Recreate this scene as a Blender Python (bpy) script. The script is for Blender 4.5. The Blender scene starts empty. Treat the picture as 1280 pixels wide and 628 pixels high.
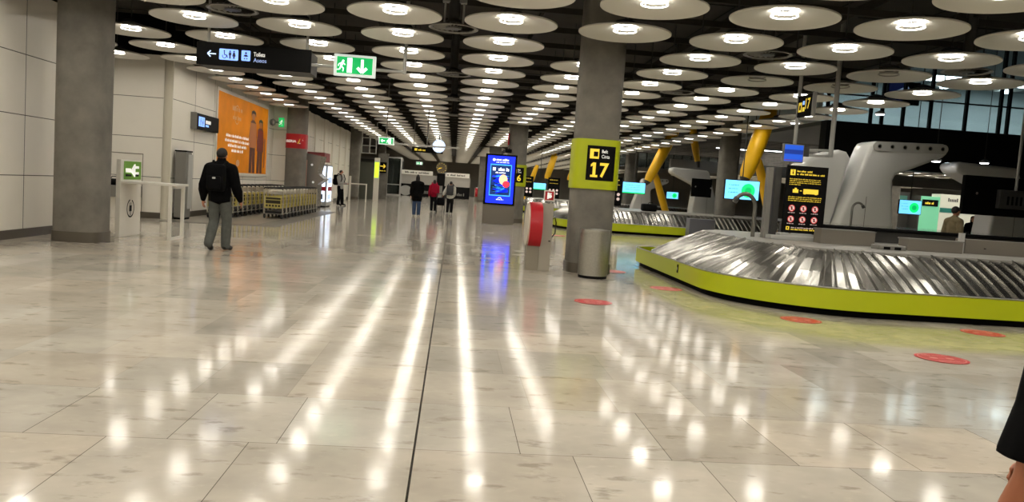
import bpy, bmesh, math, random
from mathutils import Vector, Matrix
from math import sin, cos, pi, radians, sqrt
random.seed(7)
sc = bpy.context.scene
COL = sc.collection

# ------------------------------------------------------------------ materials
MATS = {}
def lin(c):
    return tuple(((v / 255) / 12.92 if v / 255 <= 0.04045 else ((v / 255 + 0.055) / 1.055) ** 2.4) for v in c)
def mat(name, rgb=None, rough=0.5, metal=0.0, emit=None, strength=0.0, noise=0.0, scale=4.0, bump=0.0, spec=0.5, raw=None, coat=0.0):
    if name in MATS: return MATS[name]
    m = bpy.data.materials.new(name); m.use_nodes = True
    nt = m.node_tree; b = nt.nodes['Principled BSDF']
    c = raw if raw else lin(rgb)
    b.inputs['Base Color'].default_value = (*c, 1)
    b.inputs['Roughness'].default_value = rough
    b.inputs['Metallic'].default_value = metal
    b.inputs['Specular IOR Level'].default_value = spec
    b.inputs['Coat Weight'].default_value = coat
    if emit is not None:
        b.inputs['Emission Color'].default_value = (*lin(emit), 1)
        b.inputs['Emission Strength'].default_value = strength
    if noise or bump:
        tc = nt.nodes.new('ShaderNodeTexCoord'); n = nt.nodes.new('ShaderNodeTexNoise')
        n.inputs['Scale'].default_value = scale; n.inputs['Detail'].default_value = 6
        n.inputs['Roughness'].default_value = 0.6
        nt.links.new(tc.outputs['Object'], n.inputs['Vector'])
        if noise:
            r = nt.nodes.new('ShaderNodeMapRange'); r.inputs[1].default_value = 0.3; r.inputs[2].default_value = 0.7
            r.inputs[3].default_value = 1 - noise; r.inputs[4].default_value = 1 + noise
            nt.links.new(n.outputs['Fac'], r.inputs[0])
            mx = nt.nodes.new('ShaderNodeMix'); mx.data_type = 'RGBA'; mx.blend_type = 'MULTIPLY'; mx.inputs[0].default_value = 1
            mx.inputs[6].default_value = (*c, 1); nt.links.new(r.outputs[0], mx.inputs[7])
            nt.links.new(mx.outputs[2], b.inputs['Base Color'])
        if bump:
            bp = nt.nodes.new('ShaderNodeBump'); bp.inputs['Strength'].default_value = bump; bp.inputs['Distance'].default_value = 0.01
            nt.links.new(n.outputs['Fac'], bp.inputs['Height']); nt.links.new(bp.outputs[0], b.inputs['Normal'])
    MATS[name] = m
    return m
def glass(name, rgb, alpha):
    if name in MATS: return MATS[name]
    m = bpy.data.materials.new(name); m.use_nodes = True; nt = m.node_tree; nt.nodes.clear()
    o = nt.nodes.new('ShaderNodeOutputMaterial'); t = nt.nodes.new('ShaderNodeBsdfTransparent'); g = nt.nodes.new('ShaderNodeBsdfGlossy'); x = nt.nodes.new('ShaderNodeMixShader')
    t.inputs[0].default_value = (*rgb, 1); g.inputs['Roughness'].default_value = 0.05; g.inputs[0].default_value = (0.9, 0.95, 1, 1)
    x.inputs[0].default_value = alpha
    nt.links.new(t.outputs[0], x.inputs[1]); nt.links.new(g.outputs[0], x.inputs[2]); nt.links.new(x.outputs[0], o.inputs[0])
    MATS[name] = m; return m

def stone_nodes(m, base, use_tone, alpha_attr=None):
    """polished travertine: cloudy beige, short darker flecks along X, tone per tile, joint lines from UV"""
    nt = m.node_tree; N = nt.nodes; L = nt.links; b = N['Principled BSDF']
    geo = N.new('ShaderNodeNewGeometry')
    def noise(sx, sy, scale, detail, off=0):
        mp = N.new('ShaderNodeMapping'); mp.inputs['Scale'].default_value = (sx, sy, 1); mp.inputs['Location'].default_value = (off, off * .7, 0)
        n = N.new('ShaderNodeTexNoise'); n.inputs['Scale'].default_value = scale; n.inputs['Detail'].default_value = detail; n.inputs['Roughness'].default_value = .62
        L.new(geo.outputs['Position'], mp.inputs['Vector']); L.new(mp.outputs[0], n.inputs['Vector']); return n.outputs['Fac']
    def rng(src, a, bb, c, d):
        r = N.new('ShaderNodeMapRange'); r.inputs[1].default_value = a; r.inputs[2].default_value = bb; r.inputs[3].default_value = c; r.inputs[4].default_value = d
        L.new(src, r.inputs[0]); return r.outputs[0]
    def mix(blend, fac, a, c):
        x = N.new('ShaderNodeMix'); x.data_type = 'RGBA'; x.blend_type = blend
        if isinstance(fac, float): x.inputs[0].default_value = fac
        else: L.new(fac, x.inputs[0])
        for i, v in ((6, a), (7, c)):
            if isinstance(v, tuple): x.inputs[i].default_value = (*v, 1)
            else: L.new(v, x.inputs[i])
        return x.outputs[2]
    col = mix('MULTIPLY', 1.0, base, rng(noise(1, 1, 1.1, 4), .3, .7, .80, 1.14))
    flecks = rng(noise(1.0, 2.3, 3.2, 6, 3), .575, .66, 0, .62)
    col = mix('MIX', flecks, col, (base[0] * .50, base[1] * .48, base[2] * .45))
    pale = rng(noise(1, 1.6, 9, 4, 9), .58, .72, 0, .35)
    col = mix('MIX', pale, col, (base[0] * 1.25, base[1] * 1.24, base[2] * 1.2))
    if use_tone:
        at = N.new('ShaderNodeAttribute'); at.attribute_name = 'tone'
        col = mix('MULTIPLY', 1.0, col, at.outputs['Color'])
        d = None
        for uvn in ('near_edge', 'far_edge'):
            uv = N.new('ShaderNodeUVMap'); uv.uv_map = uvn; sp = N.new('ShaderNodeSeparateXYZ'); L.new(uv.outputs[0], sp.inputs[0])
            mn = N.new('ShaderNodeMath'); mn.operation = 'MINIMUM'; L.new(sp.outputs[0], mn.inputs[0]); L.new(sp.outputs[1], mn.inputs[1])
            if d is None: d = mn.outputs[0]
            else:
                m2 = N.new('ShaderNodeMath'); m2.operation = 'MINIMUM'; L.new(d, m2.inputs[0]); L.new(mn.outputs[0], m2.inputs[1]); d = m2.outputs[0]
        jf = N.new('ShaderNodeMath'); jf.operation = 'MULTIPLY'; L.new(rng(d, .0012, .0028, .92, 0), jf.inputs[0]); L.new(at.outputs['Alpha'], jf.inputs[1])
        col = mix('MIX', jf.outputs[0], col, (.07, .058, .046))
        # the wide expansion joint running the length of the hall
        sx = N.new('ShaderNodeSeparateXYZ'); L.new(geo.outputs['Position'], sx.inputs[0])
        ab = N.new('ShaderNodeMath'); ab.operation = 'ADD'; ab.inputs[1].default_value = .13; L.new(sx.outputs[0], ab.inputs[0])
        a2 = N.new('ShaderNodeMath'); a2.operation = 'ABSOLUTE'; L.new(ab.outputs[0], a2.inputs[0])
        col = mix('MIX', rng(a2.outputs[0], .005, .008, 1, 0), col, (.02, .018, .015))
    L.new(col, b.inputs['Base Color'])
    rr = rng(noise(1, 1, 1.7, 5, 5), .3, .7, .075, .125)
    L.new(rr, b.inputs['Roughness'])
    b.inputs['Specular IOR Level'].default_value = .25
    bp = N.new('ShaderNodeBump'); bp.inputs['Strength'].default_value = .12; bp.inputs['Distance'].default_value = .005
    L.new(noise(1, 1, 7, 2, 1), bp.inputs['Height']); L.new(bp.outputs[0], b.inputs['Normal'])
    if alpha_attr:
        at = N.new('ShaderNodeAttribute'); at.attribute_name = alpha_attr
        mu = N.new('ShaderNodeMath'); mu.operation = 'MULTIPLY'; L.new(at.outputs['Fac'], mu.inputs[0]); L.new(rng(noise(1, 1.3, 2.2, 5, 7), .32, .52, .4, .82), mu.inputs[1])
        L.new(mu.outputs[0], b.inputs['Alpha'])

M_white = mat('white_enamel', (226, 222, 212), .35)
M_panel = mat('wall_panel_cream', (240, 235, 224), .38, noise=.03, scale=.6)
M_joint = mat('dark_joint', (70, 66, 58), .7)
M_conc = mat('board_concrete', raw=(.165, .154, .130), rough=.72, noise=.26, scale=2.2, bump=.25)
M_steel = mat('brushed_steel', (176, 174, 166), .34, .9, noise=.08, scale=30)
M_steeld = mat('dull_steel', (120, 118, 112), .42, .8)
M_black = mat('black_satin', (8, 8, 8), .6, spec=.12)
M_blackm = mat('black_matt', (7, 7, 7), .85, spec=.1)
M_lime = mat('lime_paint', (168, 196, 12), .35, raw=(.47, .54, .004))
M_yel = mat('strut_yellow', (236, 184, 6), .45, noise=.08, scale=1.5)
M_signyel = mat('sign_yellow', (240, 214, 70), .5, emit=(240, 205, 60), strength=.45)
M_signwhite = mat('sign_white', (236, 236, 230), .5, emit=(236, 236, 230), strength=.35)
M_signblue = mat('sign_blue_lit', (150, 185, 255), .5, emit=(120, 165, 255), strength=.9)
M_red = mat('red_gloss', (176, 12, 28), .35)
M_stick = mat('red_sticker', (200, 28, 42), .3)
M_green = mat('leaf_green', (104, 158, 38), .45)
M_grey = mat('grey_paint', (122, 120, 114), .45)
M_lgrey = mat('light_grey_paint', (176, 176, 172), .4)
M_fair = mat('white_fairing', (208, 208, 206), .3, coat=.3)
M_dgrey = mat('dark_grey_paint', (62, 61, 58), .5)
M_rubber = mat('rubber', (22, 22, 22), .75)
M_skin = mat('skin', (188, 128, 98), .5)
M_shade = mat('disc_enamel', (208, 206, 198), .5)
M_ceil = mat('ceiling_panel', raw=(.040, .034, .026), rough=.75, noise=.25, scale=.8)
M_ceilj = mat('ceiling_joint', raw=(.005, .005, .004), rough=.8)
M_lamp = mat('lamp_glow', (255, 250, 238), .4, emit=(255, 248, 236), strength=7.0)
M_pane = mat('lamp_diffuser', (240, 238, 230), .4, emit=(255, 249, 238), strength=38.0)
M_ring = mat('frosted_ring', (240, 240, 236), .4, emit=(255, 250, 242), strength=1.3)
M_off = mat('lamp_off_glass', (150, 147, 138), .3)
M_base = mat('base_band', (96, 90, 80), .4, .4)

# ------------------------------------------------------------------ mesh builder
class MB:
    def __init__(s): s.v = []; s.f = []; s.mi = []; s.mats = []
    def m(s, material):
        if material not in s.mats: s.mats.append(material)
        return s.mats.index(material)
    def add(s, vs, fs, material=None):
        o = len(s.v); s.v += [tuple(v) for v in vs]; k = s.m(material) if material else 0
        for f in fs: s.f.append([i + o for i in f]); s.mi.append(k)
        return s
    def box(s, x0, y0, z0, x1, y1, z1, material=None, b=0.0):
        if b <= 0:
            vs = [(x0, y0, z0), (x1, y0, z0), (x1, y1, z0), (x0, y1, z0), (x0, y0, z1), (x1, y0, z1), (x1, y1, z1), (x0, y1, z1)]
            return s.add(vs, [(0, 3, 2, 1), (4, 5, 6, 7), (0, 1, 5, 4), (1, 2, 6, 5), (2, 3, 7, 6), (3, 0, 4, 7)], material)
        bm = bmesh.new(); bmesh.ops.create_cube(bm, size=1)
        for v in bm.verts: v.co = Vector(((x0 + x1) / 2 + v.co.x * (x1 - x0), (y0 + y1) / 2 + v.co.y * (y1 - y0), (z0 + z1) / 2 + v.co.z * (z1 - z0)))
        bmesh.ops.bevel(bm, geom=bm.edges[:], offset=b, segments=3, affect='EDGES', profile=.5)
        return s.bm(bm, material)
    def bm(s, bm, material=None):
        bm.verts.ensure_lookup_table(); bm.verts.index_update()
        s.add([v.co[:] for v in bm.verts], [[v.index for v in f.verts] for f in bm.faces], material); bm.free(); return s
    def tube(s, pts, r, n=10, material=None, cap=True):
        pts = [Vector(p) for p in pts]; rings = []; up = None
        for i, p in enumerate(pts):
            t = (pts[min(i + 1, len(pts) - 1)] - pts[max(i - 1, 0)]).normalized()
            if up is None:
                a = Vector((0, 0, 1)) if abs(t.z) < .9 else Vector((1, 0, 0)); up = (a - t * a.dot(t)).normalized()
            else: up = (up - t * up.dot(t)).normalized()
            w = t.cross(up); rr = r[i] if isinstance(r, (list, tuple)) else r
            rings.append([p + (up * cos(2 * pi * k / n) + w * sin(2 * pi * k / n)) * rr for k in range(n)])
        vs = [v for R in rings for v in R]
        fs = [(i * n + k, i * n + (k + 1) % n, (i + 1) * n + (k + 1) % n, (i + 1) * n + k) for i in range(len(pts) - 1) for k in range(n)]
        if cap: fs += [tuple(range(n))[::-1], tuple((len(pts) - 1) * n + k for k in range(n))]
        return s.add(vs, fs, material)
    def lathe(s, prof, n=32, cx=0, cy=0, cz=0, material=None, closed=False):
        vs = [(cx + r * cos(2 * pi * k / n), cy + r * sin(2 * pi * k / n), cz + z) for r, z in prof for k in range(n)]
        q = len(prof)
        fs = [(i * n + k, i * n + (k + 1) % n, ((i + 1) % q) * n + (k + 1) % n, ((i + 1) % q) * n + k) for i in range(q if closed else q - 1) for k in range(n)]
        if not closed:
            if prof[0][0] > 1e-6: fs.append(tuple(range(n))[::-1])
            if prof[-1][0] > 1e-6: fs.append(tuple((q - 1) * n + k for k in range(n)))
        return s.add(vs, fs, material)
    def prism(s, poly, lo, hi, axis='z', material=None):
        """poly in the plane across axis; z:(x,y) y:(x,z) x:(y,z)"""
        def P(a, b, h): return {'z': (a, b, h), 'y': (a, h, b), 'x': (h, a, b)}[axis]
        n = len(poly); vs = [P(a, b, lo) for a, b in poly] + [P(a, b, hi) for a, b in poly]
        fs = [tuple(range(n))[::-1], tuple(range(n, 2 * n))] + [(i, (i + 1) % n, n + (i + 1) % n, n + i) for i in range(n)]
        return s.add(vs, fs, material)
    def quad(s, a, b, c, d, material=None): return s.add([a, b, c, d], [(0, 1, 2, 3)], material)
    def build(s, name, material=None, parent=None, smooth=False, kind=None, loc=None, angle=35):
        me = bpy.data.meshes.new(name); me.from_pydata(s.v, [], s.f)
        ms = s.mats if s.mats else [material]
        for x in ms: me.materials.append(x)
        if len(ms) > 1: me.polygons.foreach_set('material_index', s.mi)
        bm = bmesh.new(); bm.from_mesh(me); bmesh.ops.recalc_face_normals(bm, faces=bm.faces[:])
        if smooth:
            for f in bm.faces: f.smooth = True
            for e in bm.edges:
                if len(e.link_faces) == 2 and e.calc_face_angle(0) > radians(angle): e.smooth = False
        bm.to_mesh(me); bm.free()
        return link(name, me, parent, kind, loc)
def link(name, me, parent=None, kind=None, loc=None):
    o = bpy.data.objects.new(name, me); COL.objects.link(o)
    if parent: o.parent = parent
    if kind: o['kind'] = kind
    if loc: o.location = loc
    return o
def tag(o, label, cat, group=None, kind=None):
    o['label'] = label; o['category'] = cat
    if group: o['group'] = group
    if kind: o['kind'] = kind
    return o
def thing(name, label, cat, loc=(0, 0, 0), rz=0.0, group=None):
    o = bpy.data.objects.new(name, None); COL.objects.link(o); o.empty_display_size = .1
    o.location = loc; o.rotation_euler = (0, 0, rz)
    return tag(o, label, cat, group)
def dup(root, loc, rz=None, label=None):
    c = root.copy(); COL.objects.link(c); c.location = loc
    if rz is not None: c.rotation_euler = (0, 0, rz)
    if label: c['label'] = label
    for ch in root.children:
        d = ch.copy(); COL.objects.link(d); d.parent = c
        for g in ch.children:
            e = g.copy(); COL.objects.link(e); e.parent = d
    return c

# text to mesh data, returned as (verts2d, faces)
_tc = {}
def text2d(t, bold=0.0):
    key = (t, bold)
    if key in _tc: return _tc[key]
    cu = bpy.data.curves.new('lettering', 'FONT'); cu.body = t; cu.size = 1; cu.offset = bold; cu.resolution_u = 3
    o = bpy.data.objects.new('lettering', cu); COL.objects.link(o)
    dg = bpy.context.evaluated_depsgraph_get(); me = bpy.data.meshes.new_from_object(o.evaluated_get(dg))
    vs = [(v.co.x, v.co.y) for v in me.vertices]; fs = [list(p.vertices) for p in me.polygons]
    bpy.data.objects.remove(o); bpy.data.curves.remove(cu); bpy.data.meshes.remove(me)
    x0 = min(v[0] for v in vs); x1 = max(v[0] for v in vs); y0 = min(v[1] for v in vs); y1 = max(v[1] for v in vs)
    r = ([((x - x0) / (x1 - x0), (y - y0) / (y1 - y0)) for x, y in vs], fs); _tc[key] = r; return r
class Face:
    """draws flat shapes (u right, v up) on a plane through origin o; f maps (u,v)->xyz when curved"""
    def __init__(s, o=(0, 0, 0), u=(1, 0, 0), v=(0, 0, 1), lift=(0, -.004, 0), f=None):
        s.o = Vector(o); s.u = Vector(u); s.v = Vector(v); s.l = Vector(lift); s.f = f; s.mb = MB(); s.k = 1.0
    def P(s, a, b):
        if s.f: return Vector(s.f(a, b, s.k))
        return s.o + s.u * a + s.v * b + s.l * s.k
    def poly(s, pts, material):
        s.mb.add([s.P(*p) for p in pts], [tuple(range(len(pts)))], material); return s
    def rect(s, a0, b0, a1, b1, material, r=0.0):
        if s.f:
            n = 10
            for i in range(n):
                x0 = a0 + (a1 - a0) * i / n; x1 = a0 + (a1 - a0) * (i + 1) / n
                s.poly([(x0, b0), (x1, b0), (x1, b1), (x0, b1)], material)
            return s
        if r:
            pts = []
            for cx, cy, t0 in ((a1 - r, b0 + r, -90), (a1 - r, b1 - r, 0), (a0 + r, b1 - r, 90), (a0 + r, b0 + r, 180)):
                pts += [(cx + r * cos(radians(t0 + t)), cy + r * sin(radians(t0 + t))) for t in (0, 30, 60, 90)]
            return s.poly(pts, material)
        return s.poly([(a0, b0), (a1, b0), (a1, b1), (a0, b1)], material)
    def disc(s, a, b, r, material, n=24, ry=None): return s.poly([(a + r * cos(2 * pi * k / n), b + (ry or r) * sin(2 * pi * k / n)) for k in range(n)], material)
    def ring(s, a, b, r0, r1, material, n=28, t0=0, t1=360):
        for k in range(n):
            p = radians(t0 + (t1 - t0) * k / n); q = radians(t0 + (t1 - t0) * (k + 1) / n)
            s.poly([(a + r0 * cos(p), b + r0 * sin(p)), (a + r1 * cos(p), b + r1 * sin(p)), (a + r1 * cos(q), b + r1 * sin(q)), (a + r0 * cos(q), b + r0 * sin(q))], material)
        return s
    def line(s, p, q, w, material):
        d = Vector((q[0] - p[0], q[1] - p[1])); L = d.length; n = Vector((-d.y, d.x)) * (w / 2 / max(L, 1e-6))
        return s.poly([(p[0] - n.x, p[1] - n.y), (q[0] - n.x, q[1] - n.y), (q[0] + n.x, q[1] + n.y), (p[0] + n.x, p[1] + n.y)], material)
    def text(s, t, a0, b0, w, h, material, bold=0.0):
        vs, fs = text2d(t, bold); s.mb.add([s.P(a0 + x * w, b0 + y * h) for x, y in vs], fs, material); return s
    def words(s, a0, b0, w, h, material, seed=0):
        """a line of small unreadable print"""
        R = random.Random(seed); x = a0
        while x < a0 + w - h * .4:
            L = min(R.choice((1.2, 1.8, 2.4, 3.2)) * h, a0 + w - x)
            y = x
            while y < x + L - h * .2:
                hh = h * R.choice((.72, .72, 1)); s.rect(y, b0, y + h * .36, b0 + hh, material); y += h * .5
            x += L + h * .55
        return s
    def up(s, k): s.k = k; return s
    def build(s, name, parent=None): return s.mb.build(name, None, parent)

# pictograms on a Face, box (a,b) bottom-left, size h
def pic_person(F, a, b, h, m):
    F.disc(a, b + h * .9, h * .1, m, 14); F.poly([(a - h * .15, b + h * .78), (a - h * .15, b + h * .4), (a - h * .09, b + h * .4), (a - h * .09, b), (a + h * .09, b), (a + h * .09, b + h * .4), (a + h * .15, b + h * .4), (a + h * .15, b + h * .78)], m)
def pic_woman(F, a, b, h, m):
    F.disc(a, b + h * .9, h * .1, m, 14); F.poly([(a - h * .1, b + h * .78), (a - h * .22, b + h * .3), (a - h * .1, b + h * .3), (a - h * .08, b), (a + h * .08, b), (a + h * .1, b + h * .3), (a + h * .22, b + h * .3), (a + h * .1, b + h * .78)], m)
def pic_chair(F, a, b, h, m):
    F.disc(a, b + h * .9, h * .09, m, 12); F.line((a, b + h * .8), (a + h * .04, b + h * .42), h * .1, m); F.line((a + h * .04, b + h * .44), (a + h * .3, b + h * .42), h * .09, m)
    F.line((a + h * .3, b + h * .44), (a + h * .42, b + h * .08), h * .09, m); F.ring(a + h * .03, b + h * .27, h * .2, h * .28, m, 20, 150, 380)
def pic_baby(F, a, b, h, m):
    F.disc(a, b + h * .8, h * .13, m, 14); F.poly([(a - h * .3, b + h * .42), (a - h * .12, b + h * .62), (a + h * .12, b + h * .62), (a + h * .3, b + h * .42), (a, b + h * .36)], m)
    F.disc(a - h * .14, b + h * .14, h * .08, m, 10); F.disc(a + h * .14, b + h * .14, h * .08, m, 10)
def pic_run(F, a, b, h, m):
    F.disc(a + h * .1, b + h * .88, h * .1, m, 14); F.line((a + h * .06, b + h * .78), (a - h * .08, b + h * .42), h * .17, m)
    F.line((a + h * .06, b + h * .74), (a + h * .28, b + h * .56), h * .08, m); F.line((a, b + h * .74), (a - h * .26, b + h * .6), h * .08, m); F.line((a - h * .26, b + h * .6), (a - h * .3, b + h * .44), h * .07, m)
    F.line((a - h * .06, b + h * .44), (a + h * .14, b + h * .26), h * .1, m); F.line((a + h * .14, b + h * .26), (a + h * .1, b), h * .08, m)
    F.line((a - h * .08, b + h * .44), (a - h * .18, b + h * .16), h * .1, m); F.line((a - h * .18, b + h * .16), (a - h * .42, b + h * .14), h * .08, m)
def pic_arrow(F, a, b, L, ang, w, m):
    c, s_ = cos(ang), sin(ang); R = lambda x, y: (a + x * c - y * s_, b + x * s_ + y * c)
    F.line(R(-L / 2, 0), R(L / 2 - w * .4, 0), w, m)
    F.line(R(L / 2, 0), R(L / 2 - L * .36, L * .36), w, m); F.line(R(L / 2, 0), R(L / 2 - L * .36, -L * .36), w, m)
def pic_case(F, a, b, w, h, m, m2):
    F.rect(a, b, a + w, b + h * .8, m); F.rect(a + w * .3, b + h * .8, a + w * .7, b + h, m); F.up(2.2).rect(a + w * .28, b + h * .18, a + w * .84, b + h * .6, m2).up(1.0)

# ------------------------------------------------------------------ layout constants (metres, camera stands at x=0,y=0)
X0, DX, Y0, DY, RD, ZD = -1.113, 1.868, 13.054, 1.932, .756, 4.14
ZC = 5.45
def G(k, n): return (X0 + k * DX, Y0 + n * DY)

# camera
cam = bpy.data.cameras.new('camera'); cam.sensor_width = 36; cam.lens = 990.75 * 36 / 1280; cam.clip_end = 400
co = bpy.data.objects.new('camera', cam); COL.objects.link(co); sc.camera = co
yaw, pitch, roll = radians(4.4876), radians(-4.5502), radians(3.9619)
fw = Vector((sin(yaw) * cos(pitch), cos(yaw) * cos(pitch), sin(pitch))); r0 = Vector((cos(yaw), -sin(yaw), 0)); u0 = r0.cross(fw)
rv = r0 * cos(roll) + u0 * sin(roll); uv_ = -r0 * sin(roll) + u0 * cos(roll)
CAMP = Vector((0, 0, 1.5))
mw = Matrix((rv, uv_, -fw)).transposed().to_4x4(); mw.translation = CAMP; co.matrix_world = mw
def project(p):
    d = Vector(p) - CAMP; z = d.dot(fw)
    if z < .1: return None
    return (640 + 990.75 * d.dot(rv) / z, 314 - 990.75 * d.dot(uv_) / z, z)

# ------------------------------------------------------------------ floor
def build_floor():
    m = bpy.data.materials.new('polished_travertine'); m.use_nodes = True
    stone_nodes(m, lin((190, 182, 168)), True)
    vs = []; fs = []; ne = []; fe = []; tone = []
    R = random.Random(3)
    rows = [(-.38 + .95 * j) for j in range(-2, 112)]
    fixed = {4: [-1.80, -1.04, -.13, .77, 1.52, 2.41], 5: [-2.24, -1.48, -.89, -.13, .47, 1.35, 2.11]}
    for j, y in enumerate(rows):
        y1 = y + .95
        jj = j - 2
        key = {4: 4, 5: 5}.get(jj)
        xs = list(fixed[key]) if key else [-.13]
        while xs[0] > -15: xs.insert(0, xs[0] - R.choice((.75, .75, .9, .62)))
        while xs[-1] < 48: xs.append(xs[-1] + R.choice((.75, .75, .9, .62)))
        for a, b in zip(xs[:-1], xs[1:]):
            o = len(vs); vs += [(a, y, 0), (b, y, 0), (b, y1, 0), (a, y1, 0)]; fs.append((o, o + 1, o + 2, o + 3))
            w, h = b - a, y1 - y
            ne += [(0, 0), (w, 0), (w, h), (0, h)]; fe += [(w, h), (0, h), (0, 0), (w, 0)]
            t = max(.80, min(1.12, R.gauss(.98, .085))); t2 = R.gauss(0, .014); tone += [(t + t2, t, t - t2, 1 if y1 < 5.5 else (.25 if y1 < 9 else .1))] * 4
    me = bpy.data.meshes.new('floor'); me.from_pydata(vs, [], fs); me.materials.append(m)
    for nm, dat in (('near_edge', ne), ('far_edge', fe)):
        u = me.uv_layers.new(name=nm)
        for i, d in enumerate(dat): u.data[i].uv = d
    at = me.color_attributes.new('tone', 'FLOAT_COLOR', 'CORNER')
    for i, d in enumerate(tone): at.data[i].color = d
    link('floor', me, None, 'structure')
build_floor()
MB().box(-15, -3, -.3, 48, 108, -.05, M_dgrey).build('floor_slab', None, None, kind='structure')

# ------------------------------------------------------------------ ceiling, walls
ZV = 9.5
c = MB(); c.box(-15, -3, ZC, 11.5, 108, ZC + .15, M_ceil); c.box(11.5, 46, ZC, 60, 108, ZC + .15, M_ceil)
for k in range(-8, 30):
    x = X0 + (k + .5) * DX; c.box(x - .012, -3 if x < 11.5 else 46, ZC - .012, x + .012, 108, ZC, M_ceilj)
for n in range(-8, 50):
    y = Y0 + (n + .5) * DY; c.box(-15, y - .012, ZC - .012, 60 if y > 46 else 11.5, y + .012, ZC, M_ceilj)
c.build('ceiling', None, None, kind='structure')
MB().box(11.5, -3, ZV, 60, 46.2, ZV + .15).build('ceiling_void', M_blackm, None, kind='structure')
MB().box(11.3, -3, ZC + .15, 11.5, 46.2, ZV).build('trim_void_edge', M_blackm, None, kind='structure'); MB().box(11.5, 46, ZC + .15, 60, 46.2, ZV).build('trim_void_end', M_blackm, None, kind='structure')
b = MB()
for k in range(-3, 7): b.box(X0 + (k + .5) * DX - .05, 8, ZC - .32, X0 + (k + .5) * DX + .05, 106, ZC - .16)
for n in range(-2, 46): b.box(-7.5, Y0 + (n + .5) * DY - .03, ZC - .45, 10.5, Y0 + (n + .5) * DY + .03, ZC - .33)
b.build('ceiling_beam_grid', M_ceil, None, kind='structure')

ZJ = (1.12, 2.19, 3.26)
def wall_y(name, x, y0, y1, th=.25, step=1.9, top=4.4, start=0.0):
    """panelled wall in the plane X=x facing +X"""
    w = MB(); w.box(x - th, y0, 0, x, y1, top, M_panel)
    for z in ZJ: w.box(x - .002, y0, z - .007, x + .0015, y1, z + .007, M_joint)
    y = y0 + start + step
    while y < y1 - .2: w.box(x - .002, y - .007, 0, x + .0015, y + .007, top, M_joint); y += step
    w.build(name, None, None, kind='structure')
    MB().box(x - th, y0, top, x - .05, y1, ZC, M_blackm).build(name + '_upper', None, None, kind='structure')
def wall_x(name, y, x0, x1, th=.25, step=1.9, top=4.4, start=0.0):
    w = MB(); w.box(x0, y, 0, x1, y + th, top, M_panel)
    for z in ZJ: w.box(x0, y - .0015, z - .007, x1, y + .002, z + .007, M_joint)
    x = x1 - start - step
    while x > x0 + .2: w.box(x - .007, y - .0015, 0, x + .007, y + .002, top, M_joint); x -= step
    w.build(name, None, None, kind='structure')
    MB().box(x0, y + .05, top, x1, y + th, ZC, M_blackm).build(name + '_upper', None, None, kind='structure')
wall_y('wall_left', -7.7, -3, 16.05, step=1.9, start=.9 - .1)
wall_x('wall_left_return', 15.8, -15, -7.95)
wall_x('wall_recess_back', 22.3, -15, -7.95, step=2.6, start=-.55)
wall_y('wall_left_far', -7.7, 22.3, 34.3, step=1.85)
wall_x('wall_left_step', 34.3, -7.7, -6.95, step=5)
wall_y('wall_left_end', -6.95, 34.55, 53.2, step=2.4)
wall_y('wall_recess_side', -14.75, 16.05, 22.3)
bs = MB()
for a in ((-7.7, -3, -7.68, 16.05), (-7.7, 22.28, -7.68, 34.3), (-6.95, 34.55, -6.93, 53.2)): bs.box(a[0], a[1], 0, a[2], a[3], .16)
bs.box(-14.5, 22.28, 0, -7.68, 22.3, .16); bs.box(-7.7, 34.28, 0, -6.93, 34.3, .16)
bs.build('baseboard_left', M_base, None, kind='structure')
# rounded corner post between the recess and the poster wall
MB().lathe([(.13, 0), (.13, 4.4)], 20, -7.83, 22.36, 0).build('trim_1', mat('corner_trim', (205, 199, 182), .4), None, True, kind='structure')
# framed service door in the recess wall
d = MB()
for a in ((-9.6, 1.71, -8.43, 1.73), (-8.445, 0, -8.43, 1.73), (-9.6, 0, -9.585, 1.73)): d.box(a[0], 22.292, a[1], a[2], 22.3, a[3])
d.build('door_1', mat('door_frame_line', (120, 112, 100), .5), None, kind='structure')
# scalloped light niches on the far left wall
nb = MB()
for y in (37.5, 40.2, 43.0, 45.8, 48.6, 51.2): nb.box(-6.95, y - .5, 0, -6.86, y + .5, 4.4, b=.03)
nb.build('trim_2', M_panel, None, kind='structure')
# room's outer limits, far away or behind the camera
o = MB(); o.box(-15, 107.7, 0, 60, 108, ZC); o.box(-15.0, 53.5, 0, -14.8, 108, ZC)
o.build('wall_far', mat('far_wall', (130, 124, 112), .6), None, kind='structure')
MB().box(-15, -3.2, 0, 60, -3, ZV).build('wall_rear', M_panel, None, kind='structure')
MB().box(47.8, -3, 0, 48, 108, ZV).build('wall_right', mat('right_wall', (60, 58, 54), .6), None, kind='structure')

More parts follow.
